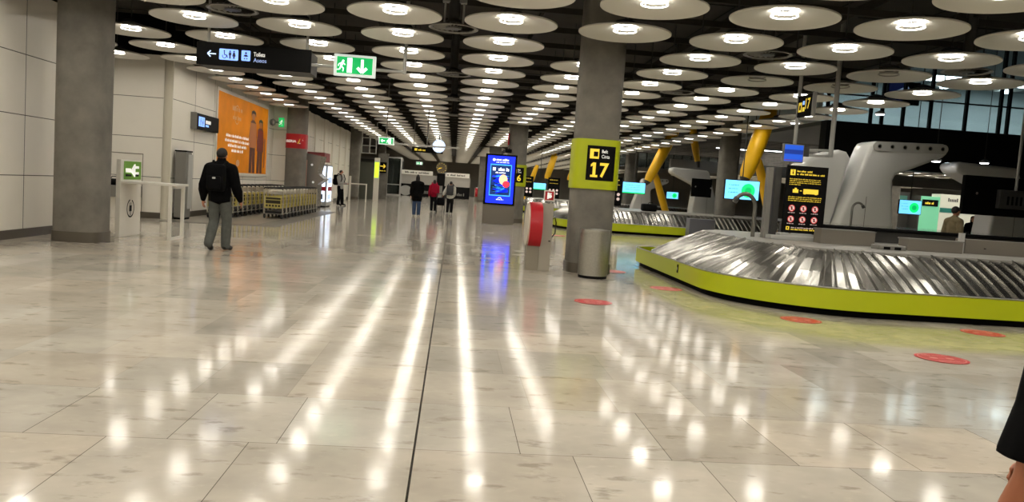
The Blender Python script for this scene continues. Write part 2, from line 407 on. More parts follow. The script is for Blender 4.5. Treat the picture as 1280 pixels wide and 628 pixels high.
# ------------------------------------------------------------------ columns
CA, CN = .41, 3.6
def sup(x, a=CA): return a * max(0.0, 1 - abs(x / a) ** CN) ** (1 / CN)
def sup_ring(a, n=56):
    return [(a * math.copysign(abs(cos(t)) ** (2 / CN), cos(t)), a * math.copysign(abs(sin(t)) ** (2 / CN), sin(t))) for t in (2 * pi * (k + .5) / n for k in range(n))]
cs, bsx = MB(), MB()
cs.prism(sup_ring(CA), 0, ZC, 'z'); bsx.prism(sup_ring(CA + .018), 0, .19, 'z')
col_me = base_me = None
COLS = [(-3, 1, 'concrete column standing before the left wall, nearest on that side'), (-3, 11, 'concrete column with red airline band behind the baggage carts'), (-3, 21, 'concrete column at the end of the left wall beyond the backpacker'),
        (-3, 31, 'distant concrete column left of the glass doors'), (2, 1, 'concrete column carrying the lime belt 17 board'), (2, 11, 'concrete column behind the blue advertising screen'), (2, 21, 'concrete column with a small lime board beyond the blue screen'),
        (2, 31, 'distant concrete column past the far red hose reel'), (7, 11, 'concrete column between the big yellow strut and the belt 16 carousel'), (7, 21, 'distant concrete column behind the hanging cyan screen'), (17, 21, 'far concrete column behind the white air diffuser with round nozzles'), (7, 31, 'far concrete column hidden mostly behind the belt 17 column')]
for i, (k, n, lab) in enumerate(COLS):
    x, y = G(k, n)
    if i == 0:
        o = cs.build('column', M_conc, None, True, 'structure', (x, y, 0)); col_me = o.data
        bb = bsx.build('steel_base', M_base, o, True); base_me = bb.data
    else:
        o = link('column', col_me, None, 'structure', (x, y, 0)); link('steel_base', base_me, o)
    o['label'] = lab; o['category'] = 'column'

def column_board(k, n, num, lab, shrink=1.0):
    x, y = G(k, n); t = thing('belt_number_board', lab, 'sign', (x, y, 1.58))
    a2 = CA + .035; w = a2 * .999
    mb = MB(); N = 40
    pts = [(w * sin(pi / 2 * (-1 + 2 * i / N)),) for i in range(N + 1)]
    prof = [(-w, .12)] + [(p[0], -sup(p[0], a2)) for p in pts] + [(w, .12)]
    inn = [(q[0] * .95, q[1] * .95 + .0) for q in prof]
    mb.prism(prof + inn[::-1], 0, .92, 'z'); mb.build('lime_board', M_lime, t, True)
    f = lambda a, b_, kk: (a, -sup(a, a2) - .004 * kk, b_)
    F = Face(f=f); F.rect(-.22, .16, .31, .80, M_black); F.build('black_panel', t)
    F = Face(f=f); F.k = 2.2
    F.rect(-.17, .56, .0, .74, M_signyel); F.up(3.2).rect(-.10, .60, -.02, .69, M_black).up(2.2)
    F.text('Belt', .05, .67, .11, .06, M_signwhite, .02); F.text('Cinta', .05, .575, .15, .065, M_signwhite, .01)
    F.poly([(-.10, .26), (-.045, .26), (-.045, .49), (-.10, .49), (-.14, .45), (-.14, .41), (-.10, .43)], M_signyel).poly([(-.14, .22), (-.005, .22), (-.005, .262), (-.14, .262)], M_signyel); F.text(num[1], .03, .22, .17, .27, M_signyel, .025)
    F.build('lettering', t)
column_board(2, 1, '17', 'large lime board with black 17 panel on the nearest right column')
column_board(2, 11, '16', 'lime board numbered 16 peeping out behind the blue advertising screen')
column_board(2, 21, '15', 'small distant lime board left of the blue advertising screen')
# red airline band on the second left column
x, y = G(-3, 11); t = thing('airline_band', 'red IBERIA band wrapped around the column behind the carts', 'sign', (x, y, 2.52))
a2 = CA + .02; mb = MB(); mb.prism(sup_ring(a2), 0, .6, 'z'); mb.build('red_band', M_red, t, True)
f = lambda a, b_, kk: (a, -sup(a, a2) - .004 * kk, b_)
F = Face(f=f); F.text('IBERIA', -.38, .24, .44, .10, M_signwhite, .02)
F.poly([(.10, .2), (.16, .2), (.30, .38), (.34, .46), (.2, .4)], mat('gold', (240, 190, 60), .4)).poly([(.17, .2), (.22, .2), (.33, .34), (.32, .37)], M_signwhite)
F.build('lettering', t)

# ------------------------------------------------------------------ ceiling discs
ORD = ['', 'first', 'second', 'third', 'fourth', 'fifth', 'sixth', 'seventh', 'eighth', 'ninth', 'tenth', 'eleventh', 'twelfth', 'thirteenth', 'fourteenth', 'fifteenth', 'sixteenth', 'seventeenth', 'eighteenth', 'nineteenth']
def ordn(i):
    if i < 20: return ORD[i]
    t_ = {2: ('twentieth', 'twenty'), 3: ('thirtieth', 'thirty'), 4: ('fortieth', 'forty')}[i // 10]
    return t_[0] if i % 10 == 0 else t_[1] + '-' + ORD[i % 10]
def dish_prof(): return [(.17, .125), (.30, .085), (.5, .042), (.68, .010), (.74, -.004), (.75, -.008), (RD, -.003), (RD, .016), (.74, .024), (.50, .075), (.30, .115), (.17, .155)]
def lamp_parts(n):
    a = MB(); a.lathe([(.175, -.012), (.192, -.018), (.192, -.088), (.18, -.094)], n, closed=False); return a
dish = MB().lathe(dish_prof(), 56, closed=True).build('dish', M_shade, None, True); dish_me = dish.data
def ringtube(r, z0, z1, n):  # open wall
    mb = MB(); vs = [(r * cos(2 * pi * k / n), r * sin(2 * pi * k / n), z) for z in (z0, z1) for k in range(n)]
    mb.add(vs, [(k, (k + 1) % n, n + (k + 1) % n, n + k) for k in range(n)]); return mb
lw = ringtube(.173, .085, .122, 24); lamp_o = lw.build('glowing_ring', M_lamp, None, True); lamp_me = lamp_o.data
lampoff_me = lamp_me.copy(); lampoff_me.materials[0] = M_off
pb = MB().lathe([(.082, .108), (.172, .106)], 28); pb.f = pb.f[:28]; pb.mi = pb.mi[:28]
pn = MB(); pn.v = pb.v; pn.f = pb.f; pn.mats = [M_pane]; pn.mi = [0] * len(pb.f)
pn.lathe([(.176, .028), (.196, .028), (.196, .046), (.176, .046)], 28, closed=True, material=M_ring)
for q in range(3): pn.tube([(.188 * cos(q * 2.0944), .188 * sin(q * 2.0944), .04), (.188 * cos(q * 2.0944), .188 * sin(q * 2.0944), .115)], .004, 4, M_ring)
pane_o = pn.build('diffuser_glass', None, None, True); pane_me = pane_o.data
paneoff_me = pane_me.copy(); paneoff_me.materials[0] = M_off; paneoff_me.materials[1] = M_off
hd = MB().lathe([(.0, .104), (.082, .106), (.10, .122), (.172, .12), (.17, .19), (.09, .22), (.012, .24), (.012, ZC - ZD - .0), (0, ZC - ZD)], 16); head_o = hd.build('hanger', M_dgrey, None, True); head_me = head_o.data
for o in (dish, lamp_o, pane_o, head_o): bpy.data.objects.remove(o)
UNLIT = {(4, 2), (5, 1), (5, 2)}
NOCELL = {(k, n) for k, n, _ in COLS}
cells = []
for k in range(-3, 7):
    for n in range(-7, 45):
        if (k, n) in NOCELL: continue
        if k == -3 and n >= 11 : continue
        cells.append((k, n))
for n in (2, 3, 4): cells.append((-4, n)); cells.append((-5, n))
vis = []
for k, n in cells:
    x, y = G(k, n); p = project((x, y, ZD))
    if p is None: continue
    rpx = RD * 990 / p[2]; rpy = rpx * .3
    if -rpx * .85 < p[0] < 1280 + rpx * .85 and -rpy * .7 < p[1] < 628: vis.append((rpx, k, n))
vis.sort(reverse=True); near = vis[:300]; nearset = {(k, n) for _, k, n in near}
ROWN = {k: i for i, k in enumerate(sorted({k for _, k, _ in near if k >= -3}), 1)}
cnt = {}
for k, n in sorted(nearset):
    cnt[k] = cnt.get(k, 0) + 1; x, y = G(k, n); un = (k, n) in UNLIT
    adj = 'unlit' if un else 'lit'
    if k < -3: lab = '%s ceiling disc in the recess, %s from camera in its %s row from the hall' % (adj, ordn(cnt[k]), ordn(-3 - k))
    else: lab = '%s white ceiling disc, %s from the camera in the %s row from the left wall' % (adj, ordn(cnt[k]), ordn(ROWN[k]))
    t = thing('ceiling_disc_lamp', lab, 'ceiling lamp', (x, y, ZD), 0, 'round ceiling disc lamps')
    link('dish', dish_me, t); link('glowing_ring' if not un else 'ring', lampoff_me if un else lamp_me, t)
    link('diffuser_glass', paneoff_me if un else pane_me, t); link('hanger', head_me, t)
st = MB()
far_cells = [(k, n) for k, n in cells if (k, n) not in nearset] + [(k, n) for k in range(14, 25) for n in range(18, 40) if (k, n) != (17, 21)] + [(k, n) for k in range(7, 12) for n in range(30, 44) if (k, n) != (7, 31)]
for k, n in far_cells:
    x, y = G(k, n)
    vs = [(x + r * cos(2 * pi * q / 20), y + r * sin(2 * pi * q / 20), ZD + z) for r, z in ((.17, .125), (RD, -.006), (RD, .016), (.17, .155)) for q in range(20)]
    st.add(vs, [(i * 20 + q, i * 20 + (q + 1) % 20, (i + 1) % 4 * 20 + (q + 1) % 20, (i + 1) % 4 * 20 + q) for i in range(4) for q in range(20)], M_shade)
    vs = [(x + r * cos(2 * pi * q / 10), y + r * sin(2 * pi * q / 10), ZD + z) for r, z in ((.19, .03), (.19, .05)) for q in range(10)]
    st.add(vs, [(q, (q + 1) % 10, 10 + (q + 1) % 10, 10 + q) for q in range(10)], M_ring)
    st.add([(x + .172 * cos(2 * pi * q / 10), y + .172 * sin(2 * pi * q / 10), ZD + .106) for q in range(10)], [tuple(range(10))], M_pane)
    st.add([(x + .012 * cos(2 * pi * q / 3), y + .012 * sin(2 * pi * q / 3), z) for z in (ZD + .13, ZC) for q in range(3)], [(0, 1, 4, 3), (1, 2, 5, 4), (2, 0, 3, 5)], M_dgrey)
tag(st.build('distant_ceiling_discs', None, None, False, 'stuff'), 'mass of white ceiling discs far down the hall', 'ceiling lamps')

# round air vents between the discs
vent = MB(); vent.lathe([(.40, .0), (.43, -.02), (.40, -.03), (.36, -.01)], 32, closed=True, material=MATS['grey_paint'])
blades = MB()
for q in range(20):
    t_ = 2 * pi * q / 20; blades.quad((.15 * cos(t_), .15 * sin(t_), -.012), (.36 * cos(t_), .36 * sin(t_), -.012), (.36 * cos(t_ + .16), .36 * sin(t_ + .16), .02), (.15 * cos(t_ + .16), .15 * sin(t_ + .16), .02))
core = MB().lathe([(0, -.03), (.13, -.025), (.15, 0), (.15, .08), (.10, .14), (.10, ZC - ZD), (0, ZC - ZD)], 20)
VENTS = [(-1.5, .5, 'round black ceiling vent above and left of the Toilets sign'), (.5, .5, 'round ceiling vent with a grey bracket over the central aisle'), (.5, 3.5, 'round black ceiling vent over the central aisle, just past the bracket vent'), (.5, 6.5, 'small black ceiling vent over the central aisle, third along'),
         (3.5, .5, 'round black ceiling vent right of the belt 17 column top'), (5.5, .5, 'round black ceiling vent above the glazed gallery'), (3.5, 3.5, 'small black ceiling vent beyond the belt 17 column'), (-1.5, 3.5, 'small black ceiling vent below the green exit sign'), (.5, 9.5, 'tiny black ceiling vent over the central aisle, fourth along')]
vr = None
for k, n, lab in VENTS:
    x, y = G(k, n)
    if vr is None:
        vr = thing('ceiling_vent', lab, 'vent', (x, y, ZD + .05), 0, 'round ceiling vents')
        vent.build('rim', None, vr, True); blades.build('swirl_blades', mat('vent_grey', (112, 110, 104), .5), vr); core.build('core', M_dgrey, vr, True)
        kids = True
    else: dup(vr, (x, y, ZD + .05), None, lab)
x, y = G(.5, .5)
t = thing('ceiling_bracket', 'pale grey square bracket hanging through the central ceiling vent', 'bracket', (x, y, ZD + .06))
mb = MB(); mb.tube([(-.16, 0, 0), (-.16, 0, .42)], .018, 8); mb.tube([(.16, 0, 0), (.16, 0, .42)], .018, 8); mb.build('rod', M_lgrey, t, True)
MB().box(-.21, -.06, .40, .21, .06, .55, b=.015).build('speaker_box', M_lgrey, t); MB().box(-.03, -.03, .55, .03, .03, ZC - ZD - .06).build('stem', M_dgrey, t)

# ------------------------------------------------------------------ hanging signs on the left
t = thing('toilets_sign', 'long black hanging Toilets Aseos sign with lit blue pictograms', 'sign', (-5.09, 16, 3.47))
MB().box(0, .02, 0, 2.14, .8, .42, b=.01).build('housing', M_dgrey, t)
MB().box(-.02, -.02, -.005, 2.16, .02, .435, b=.006).build('black_face', M_black, t)
F = Face((0, -.02, 0)); pic_arrow(F, .27, .215, .16, pi, .022, mat('arrow_blue', (205, 222, 255), .5, emit=(190, 212, 255), strength=.8))
F.rect(.41, .115, .77, .325, M_signblue, .02).rect(.83, .125, 1.0, .325, M_signblue, .02).up(2)
dk = mat('pictogram_navy', (12, 20, 50), .5)
pic_chair(F, .505, .145, .155, dk); pic_person(F, .615, .145, .155, dk); pic_woman(F, .69, .145, .155, dk); pic_baby(F, .915, .145, .16, dk)
F.up(1).text('Toilets', 1.06, .225, .22, .082, M_signwhite, .025); F.text('Aseos', 1.06, .115, .25, .078, mat('aseos_blue', (170, 190, 235), .5, emit=(150, 175, 235), strength=.5), .005)
F.build('lettering', t)
for xx in (.19, 2.07): MB().tube([(xx, .02, .43), (xx, .02, ZC - 3.47)], .028, 12).build('hanging_pole', M_lgrey, t, True)
MB().tube([(2.15, .12, .17), (3.97, .12, .17)], .03, 10).build('crossbar', M_lgrey, t, True)
MB().tube([(3.97, .12, .13), (3.97, .12, ZC - 3.47)], .035, 12).build('hanging_pole', M_lgrey, t, True)

def exit_sign(x, y, z, w, h, lab, flip=False, rz=0.0, pole=None):
    t = thing('exit_sign', lab, 'sign', (x, y, z), rz)
    MB().box(0, 0, 0, w, .09, h, b=.008).build('white_case', mat('exit_case', (226, 232, 228), .4, emit=(220, 235, 228), strength=.35), t)
    G_ = mat('exit_green_lit', (0, 140, 70), .4, emit=(0, 168, 84), strength=.75); W_ = mat('exit_white_lit', (240, 250, 245), .4, emit=(225, 255, 240), strength=1.1)
    F = Face((0, 0, 0)); bx, by = w * .075, h * .12
    F.rect(bx, by, w - bx, h - by, G_).up(2)
    if not flip:
        F.rect(w * .32, h * .16, w * .44, h * .84, W_)
        pic_run(F, w * .195, h * .2, h * .55, W_); pic_arrow(F, w * .68, h * .5, h * .6, -pi / 2, h * .13, W_)
    else:
        F.rect(w * .66, h * .16, w * .82, h * .84, W_); pic_run(F, w * .62, h * .2, h * .58, W_); pic_arrow(F, w * .3, h * .5, h * .5, pi, h * .13, W_)
    F.build('pictogram', t)
    if pole: MB().tube([(w * .5, .05, h), (w * .5, .05, ZC - z)], .02, 8).build('hanging_pole', M_grey, t, True)
    return t
exit_sign(-2.49, 15.98, 3.46, .81, .42, 'green running man exit sign with down arrow beside the Toilets sign')
exit_sign(-2.9, 30.0, 2.78, .57, .27, 'small green exit sign with left arrow hanging mid hall', True, pole=True)
# thin rail next to it
t = thing('hanging_rail', 'slim grey rail hanging beside the small mid-hall exit sign', 'rail', (-2.3, 30.1, 2.84)); MB().tube([(0, 0, 0), (2.4, 0, 0)], .03, 8).build('bar', M_lgrey, t, True); MB().tube([(1.2, 0, 0), (1.2, 0, ZC - 2.84)], .02, 8).build('hanger_rod', M_steeld, t, True)
# wall-mounted pictogram box left of the poster
t = thing('wall_pictogram_box', 'black wall box with lit toilet pictogram left of the orange poster', 'sign', (-7.7, 23.8, 2.58))
MB().box(0, 0, 0, .16, 2.2, .46, b=.01).build('case', M_black, t); MB().box(.0, -.03, -.01, .17, 0.0, .47).build('end_plate', M_grey, t)
F = Face((.16, 0, 0), (0, 1, 0), (0, 0, 1), (.004, 0, 0)); F.rect(.2, .09, .75, .37, M_signblue).rect(.85, .20, 1.35, .30, M_signwhite).rect(.85, .11, 1.15, .17, M_signblue).up(2); pic_person(F, .38, .12, .22, dk); pic_woman(F, .58, .12, .22, dk); F.build('pictogram', t)
# wall exit sign with two arms near the red-banded column
t = thing('bracket_exit_sign', 'green exit sign on a two-ball wall bracket beside the red-banded column', 'sign', (-7.69, 33.6, 3.36))
MB().box(.34, -.02, -.02, .56, .04, .36, b=.01).build('case', mat('exit_green_lit', (0, 140, 70)), t)
mb = MB(); mb.tube([(0, .03, .15), (.36, .03, .17)], .03, 8); mb.lathe([(0, -.15), (.1, -.1), (.13, 0), (.1, .1), (0, .15)], 14, .10, .03, .15); mb.build('bracket', M_grey, t, True)
F = Face((.34, -.02, -.02)); pic_run(F, .11, .06, .24, M_signwhite); F.build('pictogram', t)

# ------------------------------------------------------------------ orange poster on the left wall
t = thing('wall_poster', 'huge orange advertising poster with two slim figures on the left wall', 'poster', (-7.7, 26.25, 1.36))
MB().box(0, -.12, -.12, .05, 6.95, 2.72, b=.01).build('white_frame', M_white, t)
F = Face((.05, 0, 0), (0, 1, 0), (0, 0, 1), (.004, 0, 0))
po = mat('poster_orange', (222, 134, 16), .6, noise=.16, scale=.9, emit=(222, 134, 16), strength=.07, spec=.15); F.rect(0, 0, 6.75, 2.6, po); F.build('orange_sheet', t)
F = Face((.05, 0, 0), (0, 1, 0), (0, 0, 1), (.004, 0, 0)); F.k = 2
pk = mat('poster_pink', (232, 176, 130), .4); sk_ = mat('poster_brown', (96, 40, 24), .4); sk2 = mat('poster_tan', (196, 120, 70), .4); dkp = mat('poster_dark', (40, 18, 14), .4); mar = mat('poster_maroon', (120, 26, 22), .4)
F.ring(2.2, 2.0, .30, .33, pk, 24, 20, 320).words(1.6, 2.12, 1.3, .16, pk, 5).words(1.7, 1.82, 1.1, .16, pk, 6)
for i, (a, w) in enumerate(((.95, 2.9), (.85, 3.1), (1.2, 2.4), (1.65, 1.5))): F.words(a, 1.2 - i * .165, w, .105, M_signwhite, 20 + i)
F.disc(2.5, .34, .22, pk, 20, .12).build('print', t)
F = Face((.05, 0, 0), (0, 1, 0), (0, 0, 1), (.004, 0, 0)); F.k = 2
for cx, hh, top, hair in ((4.45, 2.3, sk2, dkp), (5.6, 2.05, mar, dkp)):
    PO = F.poly; F.poly = lambda pts, m_, cx=cx: PO([(cx + (p_[0] - cx) * 1.8, p_[1]) for p_ in pts], m_)
    F.poly([(cx - .22, hh * .83), (cx - .3, hh * .6), (cx - .22, hh * .45), (cx - .24, 0.02), (cx - .03, 0.02), (cx, hh * .4), (cx + .03, 0.02), (cx + .24, 0.02), (cx + .22, hh * .45), (cx + .32, hh * .6), (cx + .22, hh * .83), (cx + .08, hh * .87), (cx - .08, hh * .87)], sk_)
    F.up(3).poly([(cx - .24, hh * .82), (cx - .3, hh * .42), (cx + .3, hh * .42), (cx + .24, hh * .82)], top); F.up(2)
    F.poly([(cx + .12 * cos(q_), hh * .93 + .15 * sin(q_)) for q_ in [2 * pi * z_ / 20 for z_ in range(20)]], sk2); F.up(3).poly([(cx - .18, hh * .92), (cx - .17, hh * 1.0), (cx, hh * 1.03), (cx + .17, hh * 1.0), (cx + .2, hh * (.92 if cx < 5 else .74)), (cx + .1, hh * .97), (cx - .1, hh * .97)], hair); F.up(2); F.poly = PO
F.rect(6.25, .25, 6.4, 1.4, mar).build('printed_figures', t)

# ------------------------------------------------------------------ charging table near the left column
t = thing('charging_table', 'white charging bar table with green plug panel and open leg frame', 'table', (-6.55, 16.0, 0))
MB().box(0, 0, 0, .09, 1.02, 1.53, b=.008).build('end_panel', M_white, t)
F = Face((.09, 0, 0), (0, 1, 0), (0, 0, 1), (.004, 0, 0)); F.rect(.12, 1.14, .98, 1.50, M_green)
wh = M_signwhite; F.up(2).poly([(.42, 1.3), (.62, 1.45), (.68, 1.45), (.68, 1.19), (.62, 1.19), (.42, 1.34)], wh).rect(.2, 1.28, .46, 1.36, wh).rect(.66, 1.36, .86, 1.41, wh).rect(.66, 1.24, .86, 1.29, wh).rect(.2, 1.2, .5, 1.245, M_black).rect(.7, 1.2, .86, 1.245, M_black); F.build('green_plug_panel', t)
F = Face((.09, 0, 0), (0, 1, 0), (0, 0, 1), (.004, 0, 0)); F.ring(.5, .56, .155, .185, M_black, 28, 100, 430).rect(.44, .50, .56, .62, M_black).rect(.46, .62, .48, .68, M_black).rect(.52, .62, .54, .68, M_black).rect(.485, .42, .515, .5, M_black); F.build('plug_emblem', t)
MB().box(.09, .0, 1.07, 1.12, .80, 1.115, b=.008).build('table_top', M_white, t)
mb = MB(); mb.box(1.0, .0, 0, 1.06, .06, 1.07); mb.box(1.0, .72, 0, 1.06, .78, 1.07); mb.box(1.0, .06, 0, 1.06, .72, .05); mb.box(1.0, .06, 1.02, 1.06, .72, 1.07); mb.build('leg_frame', M_white, t)

# dark bench and bag in the recess behind it
t = thing('wall_bench', 'grey ledge bench against the recess wall behind the charging table', 'bench', (-11.6, 21.5, 0)); MB().box(0, 0, .55, 3.2, .7, .85, b=.02).build('ledge', M_grey, t); MB().box(.1, .2, 0, 3.1, .65, .55).build('plinth', M_panel, t)
t = thing('black_bag', 'small black bag lying on the grey recess ledge', 'bag', (-8.95, 21.75, .85)); MB().box(-.22, -.12, 0, .22, .12, .17, b=.06).build('pouch', M_black, t, True); MB().tube([(-.1, 0, .16), (-.05, 0, .23), (.05, 0, .23), (.1, 0, .16)], .012, 6).build('strap', M_black, t, True)

# grey upright unit by the wall corner
t = thing('wall_cabinet', 'tall slim grey cabinet by the wall corner left of the carts', 'cabinet', (-7.62, 22.36, 0))
MB().box(0, 0, .05, .30, .5, 1.86, b=.03).build('body', M_grey, t); MB().box(.02, .02, 0, .28, .48, .05).build('plinth', M_black, t); MB().box(.30, .14, .3, .33, .48, 1.8, b=.008).build('light_panel', M_lgrey, t); MB().box(-.005, -.005, 1.86, .31, .505, 1.9).build('top_cap', M_black, t)

# ------------------------------------------------------------------ cart parking mat and carts
mb = MB(); mb.prism([(-7.65, 21.2), (-4.75, 21.9), (-4.75, 33.2), (-7.65, 33.2)], .0015, .004, 'z', mat('mat_dark', (92, 88, 80), .35)); mb.prism([(-7.6, 21.55), (-5.35, 22.1), (-5.35, 33), (-7.6, 33)], .004, .006, 'z', mat('mat_inner', (128, 122, 110), .3))
mb.build('floor_inlay', None, None, kind='structure')
def make_cart(lab):
    t = thing('baggage_cart', lab, 'cart', (0, 0, 0), 0, 'nested baggage carts')
    A = mat('cart_alu', (188, 184, 172), .3, .85)
    fr = MB()
    for s in (-1, 1):
        fr.tube([(s * .29, .05, .14), (s * .30, .04, .55), (s * .29, -.02, .93)], .022, 8); fr.tube([(s * .285, .05, .30), (s * .285, .22, .22)], .014, 6); fr.tube([(s * .29, .05, .16), (s * .20, .85, .15), (s * .10, .98, .16)], .02, 8)
    fr.tube([(-.29, .05, .16), (.29, .05, .16)], .018, 8); fr.tube([(-.2, .85, .15), (.2, .85, .15)], .016, 8); fr.tube([(-.1, .98, .16), (.1, .98, .16)], .02, 8)
    for q in (.25, .45, .65): fr.tube([(-.26 + q * .07, q, .17), (.26 - q * .07, q, .17)], .012, 6)
    fr.build('frame', A, t, True)
    MB().tube([(-.29, -.02, .93), (-.27, -.06, .97), (.27, -.06, .97), (.29, -.02, .93)], .02, 10).build('handle', M_rubber, t, True)
    bk = MB()
    for z in (.78, .82, .86): bk.tube([(-.27, .0, z), (.27, .0, z)], .008, 6)
    for q in range(7): bk.tube([(-.25 + q * .0833, .0, .77), (-.25 + q * .0833, .14, .87)], .006, 5)
    bk.tube([(-.27, 0, .8), (-.27, .16, .88), (.27, .16, .88), (.27, 0, .8)], .01, 6); bk.build('top_basket', A, t, True)
    cy = mat('cart_yellow', (190, 176, 96), .5)
    MB().box(-.27, -.012, .33, .27, .012, .70, b=.008).build('advert_panel', cy, t)
    MB().box(-.25, .03, .155, .25, .60, .24, b=.015).build('bumper_tray', M_rubber, t)
    F = Face((-.27, -.012, .33)); bl = mat('panel_print', (48, 40, 22), .5)
    F.rect(.04, .28, .5, .34, bl).rect(.04, .15, .5, .25, bl)
    for q in range(5): F.rect(.05 + q * .095, .05, .11 + q * .095, .11, bl)
    F.build('panel_print', t)
    for x_, y_ in ((-.27, .08), (.27, .08), (0, .95)):
        w = MB(); n = 14
        for sd in (-.02,): w.prism([(y_ + .075 * cos(2 * pi * k / n), .075 + .075 * sin(2 * pi * k / n)) for k in range(n)], x_ - .02, x_ + .02, 'x')
        wo = w.build('wheel', M_rubber, t); MB().box(x_ - .028, y_ - .02, .06, x_ + .028, y_ + .02, .15).build('fork', M_steeld, wo)
    return t
CT = None
for row, (cx, cy0, num, rn) in enumerate(((-5.66, 25.6, 12, 'right-hand row beside the aisle'), (-6.95, 24.1, 15, 'row against the poster wall'))):
    for i in range(num):
        lab = 'yellow-panelled baggage cart, %s from the front of the %s' % (ordn(i + 1), rn)
        if CT is None: CT = make_cart(lab); CT.location = (cx, cy0, .006)
        else: dup(CT, (cx, cy0 + i * .56, .006), 0, lab)

# ------------------------------------------------------------------ units along the far left wall
t = thing('kiosk_cabinet', 'grey mirrored kiosk cabinet with a zigzag edge beyond the carts', 'kiosk', (-6.9, 35.2, 0))
mb = MB(); mb.prism([(0, .08), (.95, .08), (.95, 1.05), (1.25, 1.30), (.95, 1.55), (1.1, 2.3), (0, 2.45)], 0, 1.3, 'y'); mb.build('body', mat('mirror_grey', (150, 146, 140), .25, .5), t)
MB().box(0.02, .02, 0, .93, 1.28, .08).build('plinth', M_black, t); F = Face((0, 0, 0)); F.rect(.1, .3, .5, 2.1, mat('kiosk_rose', (176, 140, 128), .3)).disc(.7, 1.9, .05, M_signwhite).disc(.78, 1.15, .05, M_signwhite).build('front_print', t)
t = thing('vending_machine', 'brightly lit white vending machine with red band against the left wall', 'vending machine', (-6.85, 37.6, 0))
MB().box(0, 0, .05, .95, 1.5, 2.0, b=.02).build('cabinet', M_lgrey, t); MB().box(.03, .03, 0, .9, 1.45, .05).build('plinth', M_black, t)
lit = mat('vend_lit', (225, 238, 255), .3, emit=(215, 232, 255), strength=1.5)
for o_, u_, l_, w_ in (((0, 0, 0), (1, 0, 0), (0, -.004, 0), .95), ((.95, 0, 0), (0, 1, 0), (.004, 0, 0), 1.5)):
    F = Face(o_, u_, (0, 0, 1), l_); F.rect(.08, .25, w_ - .08, 1.9, lit).up(2).rect(.2 * w_, .75, .95 * w_, .95, M_red)
    for q in range(6): F.rect(w_ * (.16 + .12 * q), .35, w_ * (.23 + .12 * q), .6, mat('vend_dark', (40, 60, 90), .4)).rect(w_ * (.16 + .12 * q), 1.1, w_ * (.24 + .12 * q), 1.4, mat('vend_dark', (40, 60, 90), .4))
    F.build('lit_front', t)
t = thing('red_wall_sign', 'dark red sign board above the lit vending machine', 'sign', (-6.85, 37.5, 2.1)); MB().box(0, 0, 0, .8, 1.6, .42, b=.01).build('board', mat('dull_red', (130, 52, 52), .5), t); F = Face((0, 0, 0)); F.words(.1, .15, .6, .12, M_lgrey, 3); F.build('lettering', t)
# barrier, far left gate
t = thing('white_gate_frame', 'white tubular gate frame beside the backpacker at the wall end', 'barrier', (-6.45, 49.6, 0))
mb = MB(); mb.box(0, 0, 0, .12, .12, 1.55); mb.build('post', M_white, t); mb = MB(); mb.box(.12, .03, 1.05, 1.1, .1, 1.12); mb.box(1.03, .03, 0, 1.1, .1, 1.05); mb.build('rail', M_white, t)
t = thing('green_lit_totem', 'slim totem with a lime lit upper panel beyond the left wall', 'totem', (-5.45, 54.5, 0)); MB().box(0, 0, 0, .35, .2, 2.9, b=.01).build('post', M_white, t); F = Face((0, 0, 0)); F.rect(.03, 1.55, .32, 2.6, mat('lime_lit', (190, 230, 60), .4, emit=(190, 230, 50), strength=1.0)); F.build('lit_panel', t)
t = thing('black_direction_board', 'black board with yellow direction arrow beside the lime totem', 'sign', (-5.75, 60.5, 0)); MB().box(0, 0, 1.95, .62, .08, 2.75, b=.01).build('board', M_black, t); MB().box(-.05, .1, 0, .7, .5, 3.4).build('pier', M_conc, t); F = Face((0, 0, 1.95)); pic_arrow(F, .32, .5, .4, 0, .07, M_signyel); F.words(.1, .12, .45, .09, M_signyel, 8); F.build('arrow', t)
# glass doors beyond
t = thing('glass_door_frame', 'tall glass doors with pale frame near the hall end on the left', 'glass door', (-6.9, 77.5, 0))
mb = MB()
for a in ((0, 0, .14, 3.7), (1.65, 0, 1.8, 3.7), (0.14, 3.55, 1.65, 3.7), (.14, .0, 1.65, .12), (.14, 1.0, 1.65, 1.08)): mb.box(a[0], 0, a[1], a[2], .12, a[3])
mb.build('frame', M_lgrey, t); MB().box(.14, .05, .12, 1.65, .07, 3.55).build('pane', glass('door_glass', (.55, .62, .6), .12), t)
t = thing('dark_end_partition', 'dark partition wall right of the glass doors', 'partition', (-5.0, 81.2, 0)); MB().box(-9, 0, 0, -.2, .2, 3.4).build('panel', M_dgrey, t); MB().box(-9, -.05, 3.4, -.2, .25, 3.6).build('cap', M_grey, t)
# light steel balustrade bits seen high left of the exit sign
t = thing('hanging_rack', 'pale hanging metal frame high beside the end of the left wall', 'frame', (-6.0, 51.5, 3.05))
mb = MB()
for xx in (0, .5, .9): mb.tube([(xx, 0, 0), (xx, 0, ZC - 3.05)], .035, 8)
for z in (.02, .5, 1.0): mb.tube([(0, 0, z), (.9, 0, z)], .03, 8)
mb.build('tubes', M_lgrey, t, True); MB().box(.05, -.06, .05, .45, .06, .45, b=.02).build('equipment_box', M_dgrey, t)
MB().box(-14.7, 52.95, 0, -7.2, 53.2, 4.4).build('wall_left_close', M_panel, None, kind='structure')
gl = MB(); gl.box(-6.7, 57, 0, -5.6, 57.1, 2.6); tag(gl.build('glass_partition', mat('smoked_panel', (96, 98, 88), .2), None), 'greyish green partition panel beside the lime totem', 'partition')

